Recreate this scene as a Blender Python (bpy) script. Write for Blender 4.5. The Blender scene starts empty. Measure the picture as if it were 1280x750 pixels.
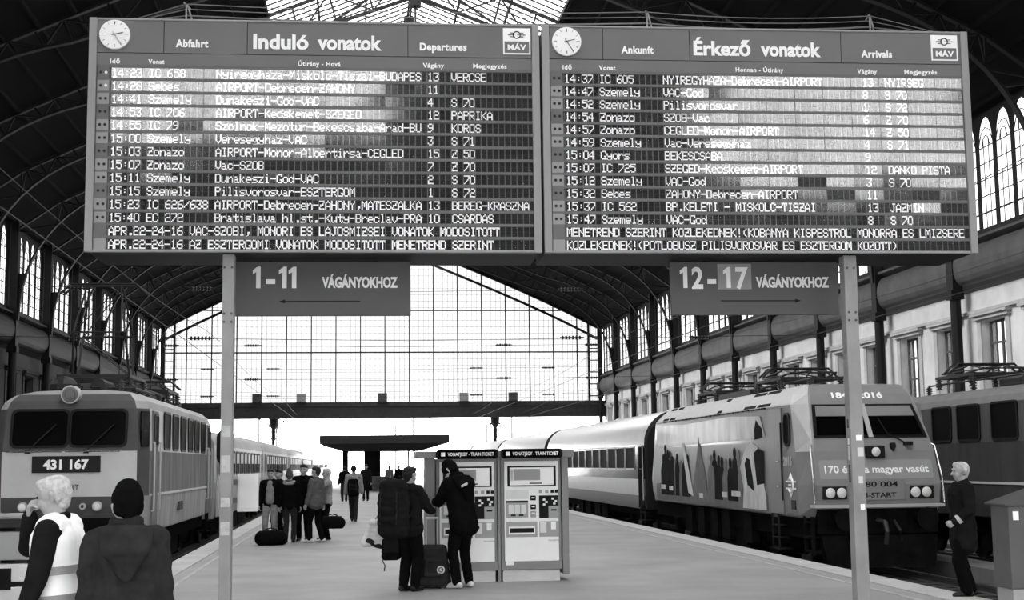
import bpy, bmesh, math, random
from mathutils import Vector, Matrix
random.seed(7)
SC = bpy.context.scene
COL = SC.collection
PI = math.pi

# ---------------------------------------------------------------- camera
cam_d = bpy.data.cameras.new('camera')
cam = bpy.data.objects.new('camera', cam_d)
COL.objects.link(cam)
cam_d.sensor_width = 36.0
cam_d.lens = 1715.0 * 36.0 / 1280.0
cam_d.clip_start = 0.1
cam_d.clip_end = 3000
EYE = 1.78
_X = Vector((0.99385837, -0.11001625, -0.01191506))      # camera right, in world axes
_D = Vector((0.00124269, 0.11876232, -0.99292193))       # camera down
_F = Vector((0.11065261, 0.98680897, 0.11816964))        # camera forward
cam.matrix_world = Matrix(((_X.x, -_D.x, -_F.x, 0), (_X.y, -_D.y, -_F.y, 0), (_X.z, -_D.z, -_F.z, EYE), (0, 0, 0, 1)))
SC.camera = cam

# ---------------------------------------------------------------- light and exposure
SKY = 9.0
w = bpy.data.worlds.new('overcast_sky')
SC.world = w
w.use_nodes = True
w.node_tree.nodes['Background'].inputs[0].default_value = (1, 1, 1, 1)
w.node_tree.nodes['Background'].inputs[1].default_value = SKY
sun_d = bpy.data.lights.new('hazy_sun', 'SUN')
sun_d.energy = 9.0
sun_d.angle = math.radians(28)
sun = bpy.data.objects.new('hazy_sun', sun_d)
COL.objects.link(sun)
sun.rotation_euler = Vector((-0.766, -0.05, 0.643)).to_track_quat('Z', 'Y').to_euler()
SC.view_settings.view_transform = 'Standard'
SC.view_settings.look = 'None'
SC.view_settings.gamma = 1.0
SC.view_settings.use_curve_mapping = False
SC.view_settings.exposure = 0.5
cy = SC.cycles
cy.use_denoising = True
cy.max_bounces = 7
cy.diffuse_bounces = 4
cy.glossy_bounces = 3
cy.transparent_max_bounces = 12
cy.caustics_reflective = False
cy.caustics_refractive = False
cy.sample_clamp_indirect = 8

# ---------------------------------------------------------------- materials
def lin(g):
    g /= 255.0
    return g / 12.92 if g <= 0.04045 else ((g + 0.055) / 1.055) ** 2.4
MATS = {}
def mat(name, g, rough=0.6, metal=0.0, spec=0.2, var=0.0, scale=3.0, stretch=(1, 1, 1), bump=0.0, coat=0.0, ior=1.5):
    """grey paint, stone or cloth; var is how much a procedural grime or weave pattern moves its value"""
    if name in MATS: return MATS[name]
    m = bpy.data.materials.new(name)
    m.use_nodes = True
    nt = m.node_tree
    b = nt.nodes['Principled BSDF']
    v = lin(g)
    b.inputs['Base Color'].default_value = (v, v, v, 1)
    b.inputs['Roughness'].default_value = rough
    b.inputs['Metallic'].default_value = metal
    b.inputs['Specular IOR Level'].default_value = spec
    b.inputs['IOR'].default_value = ior
    if coat:
        b.inputs['Coat Weight'].default_value = coat
        b.inputs['Coat Roughness'].default_value = 0.08
    if var or bump:
        tc = nt.nodes.new('ShaderNodeTexCoord')
        mp = nt.nodes.new('ShaderNodeMapping')
        mp.inputs['Scale'].default_value = stretch
        nz = nt.nodes.new('ShaderNodeTexNoise')
        nz.inputs['Scale'].default_value = scale
        nz.inputs['Detail'].default_value = 5
        nz.inputs['Roughness'].default_value = 0.6
        nt.links.new(tc.outputs['Object'], mp.inputs[0])
        nt.links.new(mp.outputs[0], nz.inputs['Vector'])
        if var:
            rp = nt.nodes.new('ShaderNodeValToRGB')
            lo, hi = v * max(0.0, 1 - var), min(1, v * (1 + var))
            rp.color_ramp.elements[0].position = 0.32
            rp.color_ramp.elements[1].position = 0.68
            rp.color_ramp.elements[0].color = (lo, lo, lo, 1)
            rp.color_ramp.elements[1].color = (hi, hi, hi, 1)
            nt.links.new(nz.outputs['Fac'], rp.inputs[0])
            nt.links.new(rp.outputs[0], b.inputs['Base Color'])
        if bump:
            bp = nt.nodes.new('ShaderNodeBump')
            bp.inputs['Strength'].default_value = bump
            bp.inputs['Distance'].default_value = 0.02
            nt.links.new(nz.outputs['Fac'], bp.inputs['Height'])
            nt.links.new(bp.outputs[0], b.inputs['Normal'])
    MATS[name] = m
    return m
def glass_pane(name, t, rough=0.1):
    """dusty window pane: light passes dimmed, a little gloss on top"""
    m = bpy.data.materials.new(name)
    m.use_nodes = True
    nt = m.node_tree
    nt.nodes.remove(nt.nodes['Principled BSDF'])
    out = nt.nodes['Material Output']
    tr = nt.nodes.new('ShaderNodeBsdfTransparent')
    tr.inputs[0].default_value = (t, t, t, 1)
    gl = nt.nodes.new('ShaderNodeBsdfGlossy')
    gl.inputs['Roughness'].default_value = rough
    mx = nt.nodes.new('ShaderNodeMixShader')
    mx.inputs[0].default_value = 0.05
    nt.links.new(tr.outputs[0], mx.inputs[1])
    nt.links.new(gl.outputs[0], mx.inputs[2])
    nt.links.new(mx.outputs[0], out.inputs[0])
    MATS[name] = m
    return m

# ---------------------------------------------------------------- mesh builder
class MB:
    def __init__(s): s.v = []; s.f = []; s.mi = []; s.cur = 0
    def add(s, vs, fs, mi=None):
        o = len(s.v)
        s.v += [tuple(p) for p in vs]
        s.f += [tuple(i + o for i in f) for f in fs]
        s.mi += [s.cur if mi is None else mi] * len(fs)
        return s
    def box(s, x0, x1, y0, y1, z0, z1, mi=None):
        x0, x1 = min(x0, x1), max(x0, x1); y0, y1 = min(y0, y1), max(y0, y1); z0, z1 = min(z0, z1), max(z0, z1)
        vs = [(x0, y0, z0), (x1, y0, z0), (x1, y1, z0), (x0, y1, z0), (x0, y0, z1), (x1, y0, z1), (x1, y1, z1), (x0, y1, z1)]
        return s.add(vs, [(0, 3, 2, 1), (4, 5, 6, 7), (0, 1, 5, 4), (1, 2, 6, 5), (2, 3, 7, 6), (3, 0, 4, 7)], mi)
    def bar(s, a, b, wd, ht=None, up=(0, 0, 1), mi=None):
        """rectangular bar from a to b"""
        a, b = Vector(a), Vector(b); ht = wd if ht is None else ht
        d = (b - a).normalized(); u = Vector(up)
        if abs(d.dot(u)) > 0.98: u = Vector((0, 1, 0)) if abs(d.y) < 0.9 else Vector((1, 0, 0))
        r = d.cross(u).normalized(); u = r.cross(d).normalized()
        vs = []
        for p in (a, b):
            for sx, sz in ((-1, -1), (1, -1), (1, 1), (-1, 1)): vs.append(p + r * (sx * wd / 2) + u * (sz * ht / 2))
        return s.add(vs, [(0, 1, 2, 3), (7, 6, 5, 4), (0, 4, 5, 1), (1, 5, 6, 2), (2, 6, 7, 3), (3, 7, 4, 0)], mi)
    def tube(s, pts, r, n=8, mi=None, cap=True):
        pts = [Vector(p) for p in pts]; rs = r if isinstance(r, (list, tuple)) else [r] * len(pts)
        d0 = (pts[1] - pts[0]).normalized()
        u = Vector((0, 0, 1)) if abs(d0.z) < 0.9 else Vector((1, 0, 0))
        vs = []
        for i, p in enumerate(pts):
            d = (pts[min(i + 1, len(pts) - 1)] - pts[max(i - 1, 0)]).normalized()
            a = d.cross(u)
            a = a.normalized() if a.length > 1e-5 else Vector((1, 0, 0))
            b = a.cross(d).normalized(); u = b
            for k in range(n):
                t = 2 * PI * k / n
                vs.append(p + (a * math.cos(t) + b * math.sin(t)) * rs[i])
        fs = []
        for i in range(len(pts) - 1):
            for k in range(n): fs.append((i * n + k, i * n + (k + 1) % n, (i + 1) * n + (k + 1) % n, (i + 1) * n + k))
        if cap: fs += [tuple(range(n))[::-1], tuple((len(pts) - 1) * n + k for k in range(n))]
        return s.add(vs, fs, mi)
    def cyl(s, a, b, r, n=20, mi=None, r2=None): return s.tube([a, b], [r, r if r2 is None else r2], n, mi)
    def prism(s, poly, fr, to, mi=None):
        """poly: list of 2d points; fr/to: functions mapping a 2d point to the two end faces"""
        n = len(poly)
        vs = [fr(*p) for p in poly] + [to(*p) for p in poly]
        fs = [tuple(range(n))[::-1], tuple(range(n, 2 * n))] + [(i, (i + 1) % n, n + (i + 1) % n, n + i) for i in range(n)]
        return s.add(vs, fs, mi)
    def plate(s, o, u, v, poly, th, mi=None):
        """extruded outline: origin o, axes u and v, thickness th along u x v"""
        o, u, v = Vector(o), Vector(u).normalized(), Vector(v).normalized(); nn = u.cross(v).normalized() * th
        return s.prism(poly, lambda a, b: o + u * a + v * b, lambda a, b: o + u * a + v * b + nn, mi)
    def ring(s, o, u, v, outer, inner, th, mi=None):
        """frame between two outlines with the same number of points"""
        o, u, v = Vector(o), Vector(u).normalized(), Vector(v).normalized(); nn = u.cross(v).normalized() * th
        n = len(outer); g = lambda p, k: o + u * p[0] + v * p[1] + nn * k
        vs = [g(p, 0) for p in outer] + [g(p, 0) for p in inner] + [g(p, 1) for p in outer] + [g(p, 1) for p in inner]
        fs = []
        for i in range(n):
            j = (i + 1) % n
            fs += [(i, n + i, n + j, j), (2 * n + i, 2 * n + j, 3 * n + j, 3 * n + i), (i, j, 2 * n + j, 2 * n + i), (n + j, n + i, 3 * n + i, 3 * n + j)]
        return s.add(vs, fs, mi)
    def loft(s, rings, mi=None, cap=True, mats=None):
        n = len(rings[0]); vs = [p for r in rings for p in r]; o = len(s.v)
        s.v += [tuple(p) for p in vs]
        for i in range(len(rings) - 1):
            for k in range(n):
                s.f.append((o + i * n + k, o + i * n + (k + 1) % n, o + (i + 1) * n + (k + 1) % n, o + (i + 1) * n + k))
                s.mi.append(mats(i, k) if mats else (s.cur if mi is None else mi))
        if cap:
            s.f += [tuple(o + k for k in range(n))[::-1], tuple(o + (len(rings) - 1) * n + k for k in range(n))]
            s.mi += [mats(0, 0) if mats else (mi or 0), mats(len(rings) - 2, 0) if mats else (mi or 0)]
        return s
    def ball(s, c, r, n=12, mi=None, sq=(1, 1, 1)):
        c = Vector(c); rings = []
        m = max(4, n // 2)
        vs = [c + Vector((0, 0, -r * sq[2]))]; fs = []
        for i in range(1, m):
            t = -PI / 2 + PI * i / m
            for k in range(n):
                p = 2 * PI * k / n
                vs.append(c + Vector((math.cos(t) * math.cos(p) * r * sq[0], math.cos(t) * math.sin(p) * r * sq[1], math.sin(t) * r * sq[2])))
        vs.append(c + Vector((0, 0, r * sq[2])))
        for k in range(n): fs.append((0, 1 + (k + 1) % n, 1 + k))
        for i in range(m - 2):
            for k in range(n): fs.append((1 + i * n + k, 1 + i * n + (k + 1) % n, 1 + (i + 1) * n + (k + 1) % n, 1 + (i + 1) * n + k))
        L = len(vs) - 1; bb = 1 + (m - 2) * n
        for k in range(n): fs.append((bb + k, bb + (k + 1) % n, L))
        return s.add(vs, fs, mi)
    def capsule(s, a, ra, b, rb, n=12):
        """round cone"""
        a, b = Vector(a), Vector(b); d = b - a; L = d.length
        if L < 1e-5: return s.ball(a, max(ra, rb), n)
        d /= L
        u = Vector((0, 0, 1)) if abs(d.z) < 0.9 else Vector((1, 0, 0))
        e = d.cross(u).normalized(); g = e.cross(d)
        prof = []
        for i in range(0, 5): t = -PI / 2 + PI / 2 * i / 4; prof.append((a, math.sin(t) * ra, max(1e-4, math.cos(t)) * ra))
        for i in range(0, 5): t = PI / 2 * i / 4; prof.append((b, math.sin(t) * rb, max(1e-4, math.cos(t)) * rb))
        rings = [[c + d * o + (e * math.cos(2 * PI * k / n) + g * math.sin(2 * PI * k / n)) * r for k in range(n)] for c, o, r in prof]
        return s.loft(rings)
    def build(s, name, m, parent=None, org=(0, 0, 0), smooth=False, bevel=0.0, angle=40):
        me = bpy.data.meshes.new(name)
        ox, oy, oz = org
        me.from_pydata([(x - ox, y - oy, z - oz) for x, y, z in s.v], [], s.f)
        ms = m if isinstance(m, (list, tuple)) else [m]
        for q in ms: me.materials.append(q)
        if len(ms) > 1:
            for p, i in zip(me.polygons, s.mi): p.material_index = i
        bm = bmesh.new(); bm.from_mesh(me); bmesh.ops.recalc_face_normals(bm, faces=bm.faces); bm.to_mesh(me); bm.free()
        if smooth:
            for p in me.polygons: p.use_smooth = True
            if angle < 180: me.set_sharp_from_angle(angle=math.radians(angle))
        o = bpy.data.objects.new(name, me)
        COL.objects.link(o)
        if parent is not None: o.parent = parent
        else: o.location = org
        if bevel:
            bv = o.modifiers.new('bevel', 'BEVEL'); bv.width = bevel; bv.segments = 2; bv.limit_method = 'ANGLE'
        return o
def rrect(w, h, r, n=4, cx=0.0, cy=0.0):
    pts = []
    for sx, sy, a0 in ((1, 1, 0), (-1, 1, 90), (-1, -1, 180), (1, -1, 270)):
        for i in range(n + 1):
            a = math.radians(a0 + 90 * i / n)
            pts.append((cx + sx * (w / 2 - r) + r * math.cos(a), cy + sy * (h / 2 - r) + r * math.sin(a)))
    return pts
def tag(o, label, cat, group=None, kind=None):
    o['label'] = label; o['category'] = cat
    if group: o['group'] = group
    if kind: o['kind'] = kind
    return o
def thing(name, label, cat, loc=(0, 0, 0), rz=0.0, group=None):
    o = bpy.data.objects.new(name, None)
    o.empty_display_size = 0.2
    COL.objects.link(o); o.location = loc; o.rotation_euler = (0, 0, rz)
    return tag(o, label, cat, group)
def struct(o): o['kind'] = 'structure'; return o
def copy_tree(o, parent=None):
    c = o.copy(); COL.objects.link(c)
    if parent is not None: c.parent = parent
    for ch in list(o.children): copy_tree(ch, c)
    return c
def text_mesh(body, size, bold=0.0, sx=1.0, depth=0.004, res=3, track=1.0, align='LEFT', shear=0.0):
    """lettering as a mesh lying in x/z, facing -y, baseline at z=0; returns vertex/face lists and width"""
    cu = bpy.data.curves.new('lettering', 'FONT')
    cu.body = body; cu.size = size; cu.offset = bold; cu.extrude = depth / 2; cu.resolution_u = res; cu.space_character = track; cu.align_x = align; cu.shear = shear
    o = bpy.data.objects.new('lettering', cu); COL.objects.link(o)
    dg = bpy.context.evaluated_depsgraph_get(); dg.update()
    me = bpy.data.meshes.new_from_object(o.evaluated_get(dg))
    vs = [(v.co.x * sx, -v.co.z, v.co.y) for v in me.vertices]
    fs = [tuple(p.vertices) for p in me.polygons]
    bpy.data.objects.remove(o); bpy.data.curves.remove(cu); bpy.data.meshes.remove(me)
    return vs, fs
def lettering(mb, body, x0, x1, zb, cap, y=0.0, bold=0.0, **k):
    """fit a line between x0 and x1, capital height cap, baseline zb"""
    vs, fs = text_mesh(body, cap / 0.72, bold * .5, **k)
    a = min(v[0] for v in vs); b = max(v[0] for v in vs)
    s = (x1 - x0) / (b - a)
    mb.add([(x0 + (v[0] - a) * s, v[1] + y, v[2] + zb) for v in vs], fs)
    return mb
# ---------------------------------------------------------------- the hall
XL, XR, RX, YG, YF = -18.2, 23.1, 2.45, 131.6, -12.0
BAY = 7.95
BY = [130.4 - BAY * k for k in range(18)]               # column lines, from the far gable to the front
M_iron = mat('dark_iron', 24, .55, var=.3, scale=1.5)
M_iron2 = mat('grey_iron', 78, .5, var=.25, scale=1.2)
M_roof = mat('sooty_roof_boards', 12, .9, var=.5, scale=.8, stretch=(1, .15, 1))
M_arch = mat('truss_iron', 29, .5, var=.2, scale=2)
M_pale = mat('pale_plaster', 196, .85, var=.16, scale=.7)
M_dkwall = mat('dark_plaster', 74, .85, var=.3, scale=.7)  # left and front walls, set darker than the right one
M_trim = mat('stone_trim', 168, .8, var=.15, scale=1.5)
M_dktrim = mat('dark_trim', 60, .8, var=.2, scale=1.5)
M_plat = mat('asphalt_platform', 144, .62, var=.14, scale=.55, bump=.02)
M_edge = mat('platform_edge_stone', 172, .7, var=.12, scale=1.2)
M_side = mat('platform_side_concrete', 70, .9, var=.3, scale=1.5)
M_ballast = mat('oily_ballast', 52, .95, var=.55, scale=9, bump=.8)
M_rail = mat('rail_steel', 120, .3, metal=.8)
M_yard = mat('yard_ground', 150, .95, var=.2, scale=.05)
G_gable = glass_pane('gable_glass', .32)
G_side = glass_pane('side_glass', .42)
G_roof = glass_pane('skylight_glass', .4)
G_front = glass_pane('front_glass', .55)
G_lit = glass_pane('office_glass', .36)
G_dim = glass_pane('dark_glass', .1)

def zr(x):
    s = abs(x - RX) / 20.8
    return 24.1 - 8.5 * s - .7 * s ** 4

# ground, platform, tracks
m = MB(); m.box(-3.48, 7.86, -14, 215, -.75, 0, 0)
struct(m.build('floor', M_plat))
for nm, x0, x1 in (('trim_1', -3.50, -3.02), ('trim_2', 7.38, 7.88)):
    m = MB()
    y = -14.0
    while y < 215:
        m.box(x0, x1, y, y + 1.985, -.2, .012); y += 2.0
    struct(m.build(nm, M_edge))
for nm, x in (('trim_3', -2.78), ('trim_4', 7.05)):
    m = MB(); m.box(x - .035, x + .035, -14, 215, .001, .006); struct(m.build(nm, M_trim))
m = MB(); m.box(-300, 300, -60, 900, -1.4, -1.0); struct(m.build('ground', M_yard))
m = MB(); m.box(-19, -3.5, -14, 400, -1.0, -.74); m.box(7.76, 24, -14, 400, -1.0, -.74)
struct(m.build('track_bed', M_ballast))
m = MB(); m.box(12.45, 13.35, -14, 215, -.74, -.42); struct(m.build('service_path', mat('service_path_concrete', 118, .85, var=.25, scale=1.0)))
m = MB(); m.box(16.6, 22.4, -14, 215, -.74, 0); struct(m.build('far_platform_right', M_plat))
m = MB(); m.box(-16.5, -8.4, -14, 215, -.74, 0); struct(m.build('far_platform_left', M_plat))
m = MB()
for cx in (-5.75, 10.78, 15.3):
    y = 18.0
    while y < 150:
        m.box(cx - 1.25, cx + 1.25, y, y + .24, -.76, -.70); y += .62
struct(m.build('sleepers', mat('sleeper_concrete', 70, .9, var=.3)))
for cx in (-5.75, 10.78, 15.3):
    for s in (-.72, .72):
        m = MB()
        m.prism([(-.035, 0), (.035, 0), (.035, -.03), (.01, -.05), (.01, -.13), (.06, -.15), (-.06, -.15), (-.01, -.13), (-.01, -.05), (-.035, -.03)],
                lambda a, b: (cx + s + a, 10, -.55 + b), lambda a, b: (cx + s + a, 400, -.55 + b))
        struct(m.build('rail', M_rail))

# ---- side windows: five lancets to a bay
def arch_pts(hw, zs, zt, n=8):
    """half-lancet from springing to apex, right side"""
    return [(hw * math.cos(t) ** .9, zs + (zt - zs) * math.sin(t)) for t in [PI / 2 * i / n for i in range(n + 1)]]
def lancet_bay(X, side):
    """frame, bars and panes of one bay, in y from 0 to BAY, local"""
    f, b, g = MB(), MB(), MB()
    x0, x1 = X - .04, X + .04
    z0, zt = 10.32, 14.72
    n, mg = 5, .42
    pw = (BAY - 2 * mg) / n
    f.box(x0, x1, 0, mg, z0, 15.2); f.box(x0, x1, BAY - mg, BAY, z0, 15.2)
    f.box(x0 - .1, x1 + .1, 0, BAY, z0 - .3, z0)
    for i in range(n):
        c = mg + pw * (i + .5); hw = pw / 2 - .1
        ap = arch_pts(hw, 13.45, 14.55)
        full = [(c + a, z) for a, z in ap] + [(c - a, z) for a, z in ap[::-1][1:]]
        full = [(c + hw, z0)] + full + [(c - hw, z0)]
        out = []
        for (y, z) in full:
            out.append((c + (pw / 2 if y > c + 1e-6 else -pw / 2 if y < c - 1e-6 else 0), z0 if z <= z0 else (15.0 if z > 13.5 else 13.45)))
        vs = [(x0, y, z) for y, z in full] + [(x0, y, z) for y, z in out] + [(x1, y, z) for y, z in full] + [(x1, y, z) for y, z in out]
        k = len(full); fs = []
        for j in range(k - 1):
            fs += [(j, k + j, k + j + 1, j + 1), (2 * k + j, 2 * k + j + 1, 3 * k + j + 1, 3 * k + j), (j, j + 1, 2 * k + j + 1, 2 * k + j)]
        f.add(vs, fs)
        for q in (-1, 1): b.box(X - .012, X + .012, c + q * hw / 3 - .014, c + q * hw / 3 + .014, z0, 13.75)
        for q in range(1, 6): b.box(X - .012, X + .012, c - hw, c + hw, z0 + q * .62 - .018, z0 + q * .62 + .018)
        for q in (-1, 1):
            b.tube([(X, c + q * hw, 13.45), (X, c + q * hw * .55, 14.0), (X, c, 14.15)], .02, 5)
            b.tube([(X, c + q * hw / 2, 13.45), (X, c + q * hw * .3, 13.75), (X, c, 13.85)], .02, 5)
        g.box(X - .006, X + .006, c - hw - .02, c + hw + .02, z0, 14.6)
    return f, b, g
for side, X in ((1, XR + .35), (-1, XL - .35)):
    f, b, g = lancet_bay(X, side)
    base = None
    for k, y in enumerate(BY[1:]):
        if k == 0:
            r = f.build('window_%d' % (1 if side > 0 else 21), M_iron); struct(r)
            b.build('glazing_bar', M_iron, r); g.build('pane', G_side, r); base = r
        else:
            r = copy_tree(base); r.name = 'window_%d' % (k + (1 if side > 0 else 21))
        r.location = (0, y, 0)
# ---- lower walls with recessed office windows, two to a bay
def lower_wall(X, side, M_w, M_t, G, base_id, tag_name):
    y_lo, y_hi = BY[-1], YG
    th = .62
    xa, xb = (X, X + th) if side > 0 else (X - th, X)
    wl, tr, fr, pn = MB(), MB(), MB(), MB()
    op = []
    for y in BY[1:]:
        for o in (-1.95, 1.95): op.append(y + BAY / 2 + o)
    op.sort()
    wl.box(xa, xb, y_lo - 8, y_hi, -1.0, 4.1); wl.box(xa, xb, y_lo - 8, y_hi, 6.95, 8.3)
    prev = y_lo - 8
    for c in op:
        wl.box(xa, xb, prev, c - 1.0, 4.1, 6.95); prev = c + 1.0
    wl.box(xa, xb, prev, y_hi, 4.1, 6.95)
    o = struct(wl.build('wall_right' if side > 0 else 'wall_left', M_w))
    s = -1 if side > 0 else 1
    t = MB()
    t.box(X, X + s * .16, y_lo - 8, y_hi, 7.28, 7.40); t.box(X, X + s * .10, y_lo - 8, y_hi, 3.5, 3.75)
    for c in op:
        for q in (-1, 1): t.box(X, X + s * .06, c + q * 1.16 - .16, c + q * 1.16 + .16, 3.75, 7.0)
        t.box(X, X + s * .18, c - 1.42, c + 1.42, 7.0, 7.14); t.box(X, X + s * .28, c - 1.5, c + 1.5, 7.14, 7.24)
    struct(t.build('trim_5' if side > 0 else 'trim_6', M_t))
    xp = X - s * .34
    fm, pm = MB(), MB()
    for q in (-.97, 0, .97): fm.box(xp - .04, xp + .04, q - .05, q + .05, 4.1, 6.95)
    for z in (4.14, 5.2, 6.1, 6.9): fm.box(xp - .035, xp + .035, -1, 1, z - .04, z + .04)
    for q in (-.5, .5): fm.box(xp - .03, xp + .03, q - .02, q + .02, 4.1, 6.95)
    pm.box(xp - .005, xp + .005, -1, 1, 4.1, 6.95)
    b0 = None
    for i, c in enumerate(op):
        if c < 20: continue
        if b0 is None:
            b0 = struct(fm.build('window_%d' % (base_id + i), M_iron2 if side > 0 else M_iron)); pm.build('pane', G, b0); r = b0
        else: r = copy_tree(b0); r.name = 'window_%d' % (base_id + i)
        r.location = (0, c, 0)
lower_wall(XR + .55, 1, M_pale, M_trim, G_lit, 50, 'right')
lower_wall(XL - .55, -1, M_dkwall, M_dktrim, G_dim, 100, 'left')
# ---- long girders with a rounded belly under the windows
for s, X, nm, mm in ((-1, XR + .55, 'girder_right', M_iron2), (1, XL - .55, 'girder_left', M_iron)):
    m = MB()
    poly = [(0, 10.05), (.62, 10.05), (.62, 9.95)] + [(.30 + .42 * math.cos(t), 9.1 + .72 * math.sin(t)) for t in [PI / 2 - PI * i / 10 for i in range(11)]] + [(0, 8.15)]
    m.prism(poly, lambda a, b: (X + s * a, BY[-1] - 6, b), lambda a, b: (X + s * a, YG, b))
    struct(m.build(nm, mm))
# ---- columns and arched trusses
def truss():
    m = MB()
    def low(d):            # lower chord height at distance d from the column line
        return None
    P0, P1, P2 = Vector((.22, 9.6)), Vector((.30, 16.0)), Vector((7.6, 17.5))
    ch = [((1 - t) ** 2 * P0 + 2 * t * (1 - t) * P1 + t * t * P2) for t in [i / 14 for i in range(15)]]
    ch += [Vector((d, 17.5 + (d - 7.6) * .372)) for d in (9.2, 10.8, 12.4, 14, 15.6, 17.2, 18.8, 20.65)]
    for sgn, X0 in ((1, XL), (-1, XR)):
        P = lambda d, z: (X0 + sgn * d, 0, z)
        pr = None
        for i in range(len(ch) - 1):
            m.bar(P(*ch[i]), P(*ch[i + 1]), .22, .10, up=(0, 1, 0)) if False else m.bar(P(*ch[i]), P(*ch[i + 1]), .10, .26, up=(0, 1, 0))
        top = []
        for c in ch:
            d = max(0.0, c.x - (.0 if c.y < 15 else .35)); z = min(zr(X0 + sgn * d) - .16, 14.9 + 99)
            top.append(Vector((d if c.y > 14.2 else 0.0, z if c.y > 14.2 else min(z, c.y + .25))))
        for i in range(len(ch) - 1):
            if ch[i].y > 13.6:
                m.bar(P(*top[i]), P(*top[i + 1]), .10, .24, up=(0, 1, 0)); m.bar(P(*ch[i]), P(*top[i]), .07, .09)
                m.bar(P(*(ch[i] if i % 2 else top[i])), P(*(top[i + 1] if i % 2 else ch[i + 1])), .05, .07)
        low_pts = [c for c in ch if c.y <= 12.6]
        poly = [(c.x, c.y) for c in low_pts] + [(0.0, low_pts[-1].y), (0.0, 9.6)]
        m.prism(poly, lambda a, b: (X0 + sgn * a, -.03, b), lambda a, b: (X0 + sgn * a, .03, b))
    m.bar((RX, 0, 21.9), (RX, 0, 24.0), .5, .5); m.bar((RX - 4.5, 0, 20.7), (RX + 4.5, 0, 20.7), .09); m.bar((RX, 0, 22), (RX, 0, 20.7), .09)
    m.bar((RX - 3.8, 0, 21.0), (RX, 0, 23.6), .09); m.bar((RX + 3.8, 0, 21.0), (RX, 0, 23.6), .09)
    return m
t0 = None
tm = truss()
for y in BY:
    if y < -11 or y > 130: continue
    if t0 is None: t0 = struct(tm.build('roof_truss', M_arch)); r = t0
    else: r = copy_tree(t0)
    r.location = (0, y, 0)
cm = MB()
cm.box(-.30, .30, -.30, .30, -.9, .45)
cm.loft([[(.21 * math.cos(2 * PI * k / 10), .21 * math.sin(2 * PI * k / 10), z) for k in range(10)] for z in (.45, 8.3)])
cm.box(-.26, .26, -.26, .26, 7.9, 8.25); cm.box(-.2, .2, -.28, .28, 8.25, 15.0)
c0 = None
for X in (XL, XR):
    for y in BY:
        if c0 is None: c0 = struct(cm.build('iron_column', M_iron)); r = c0
        else: r = copy_tree(c0)
        r.location = (X, y, 0)
# ---- roof: boarded slopes, glazed ridge strip
SK = 6.45
for nm, sg in (('ceiling_left', -1), ('ceiling_right', 1)):
    m = MB()
    xs = [RX + sg * (SK + (21.2 - SK) * i / 10) for i in range(11)]
    for a, b in zip(xs, xs[1:]):
        m.add([(a, YF, zr(a)), (b, YF, zr(b)), (b, YG, zr(b)), (a, YG, zr(a)), (a, YF, zr(a) + .18), (b, YF, zr(b) + .18), (b, YG, zr(b) + .18), (a, YG, zr(a) + .18)],
              [(0, 1, 2, 3), (7, 6, 5, 4), (0, 4, 5, 1), (3, 2, 6, 7), (1, 5, 6, 2), (0, 3, 7, 4)])
    struct(m.build(nm, M_roof))
    m = MB()
    for i in range(12):
        x = RX + sg * (SK + .1 + i * 1.28); m.box(x - .06, x + .06, YF, YG, zr(x) - .17, zr(x))
    struct(m.build('purlins', M_roof))
m = MB(); b = MB()
for sg in (-1, 1):
    x = RX + sg * SK
    m.add([(RX, YF, 24.14), (x, YF, zr(x) + .06), (x, YG, zr(x) + .06), (RX, YG, 24.14)], [(0, 1, 2, 3)])
    y = YF
    while y < YG:
        b.bar((RX, y, 24.08), (x, y, zr(x)), .035, .07); y += .66
    for d in (.06, 2.15, 4.3, SK):
        q = RX + sg * d; b.box(q - .05, q + .05, YF, YG, zr(q) - .12, zr(q))
sk = struct(b.build('window_41', M_iron)); m.build('pane', G_roof, sk)
# ---- far gable: iron grid over the tracks
m, b, g = MB(), MB(), MB()
def gz(x): return zr(x) - .1
x = XL - .3
main = []
NB = 18
W_ = (XR - XL + .6)
for i in range(NB + 1): main.append(XL - .3 + W_ * i / NB)
for i, xm in enumerate(main):
    m.box(xm - .05, xm + .05, YG - .12, YG + .12, 7.5, gz(min(max(xm, XL), XR)))
    if i < NB:
        for q in range(1, 5):
            xx = xm + W_ / NB * q / 5
            b.box(xx - .011, xx + .011, YG - .03, YG + .03, 7.5, gz(xx))
for z in (12.47, 16.52):
    hw = 20.8 if z < 15 else 20.8 * (24.1 - z) / 8.7
    m.box(max(XL, RX - hw), min(XR, RX + hw), YG - .1, YG + .1, z - .06, z + .06)
z = 8.1
while z < 23.5:
    hw = min(20.9, 20.8 * (24.0 - z) / 8.7) if z > 15 else 20.9
    b.box(RX - hw, RX + hw, YG - .025, YG + .025, z - .011, z + .011); z += .62
for xm in (XL + .9, XR - .9):       # ladder-like end bays
    m.box(xm - .1, xm + .1, YG - .14, YG + .14, 7.5, gz(xm))
    z = 8.2
    while z < 14.8: m.box(xm - .9 if xm < 0 else xm, xm if xm < 0 else xm + .9, YG - .08, YG + .08, z - .05, z + .05); z += 1.15
N = 24
for i in range(N):                  # dark raking beam below the roof line, and the verge
    xa, xb = XL + (XR - XL) * i / N, XL + (XR - XL) * (i + 1) / N
    m.bar((xa, YG, gz(xa) - 1.15), (xb, YG, gz(xb) - 1.15), .2, .22); m.bar((xa, YG, gz(xa)), (xb, YG, gz(xb)), .4, .3)
gl = [(XL - .3, 7.5)] + [(XL - .3 + W_ * i / 20, gz(min(max(XL - .3 + W_ * i / 20, XL), XR))) for i in range(21)] + [(XR + .3, 7.5)]
g.prism(gl, lambda a, b_: (a, YG - .008, b_), lambda a, b_: (a, YG + .008, b_))
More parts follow.
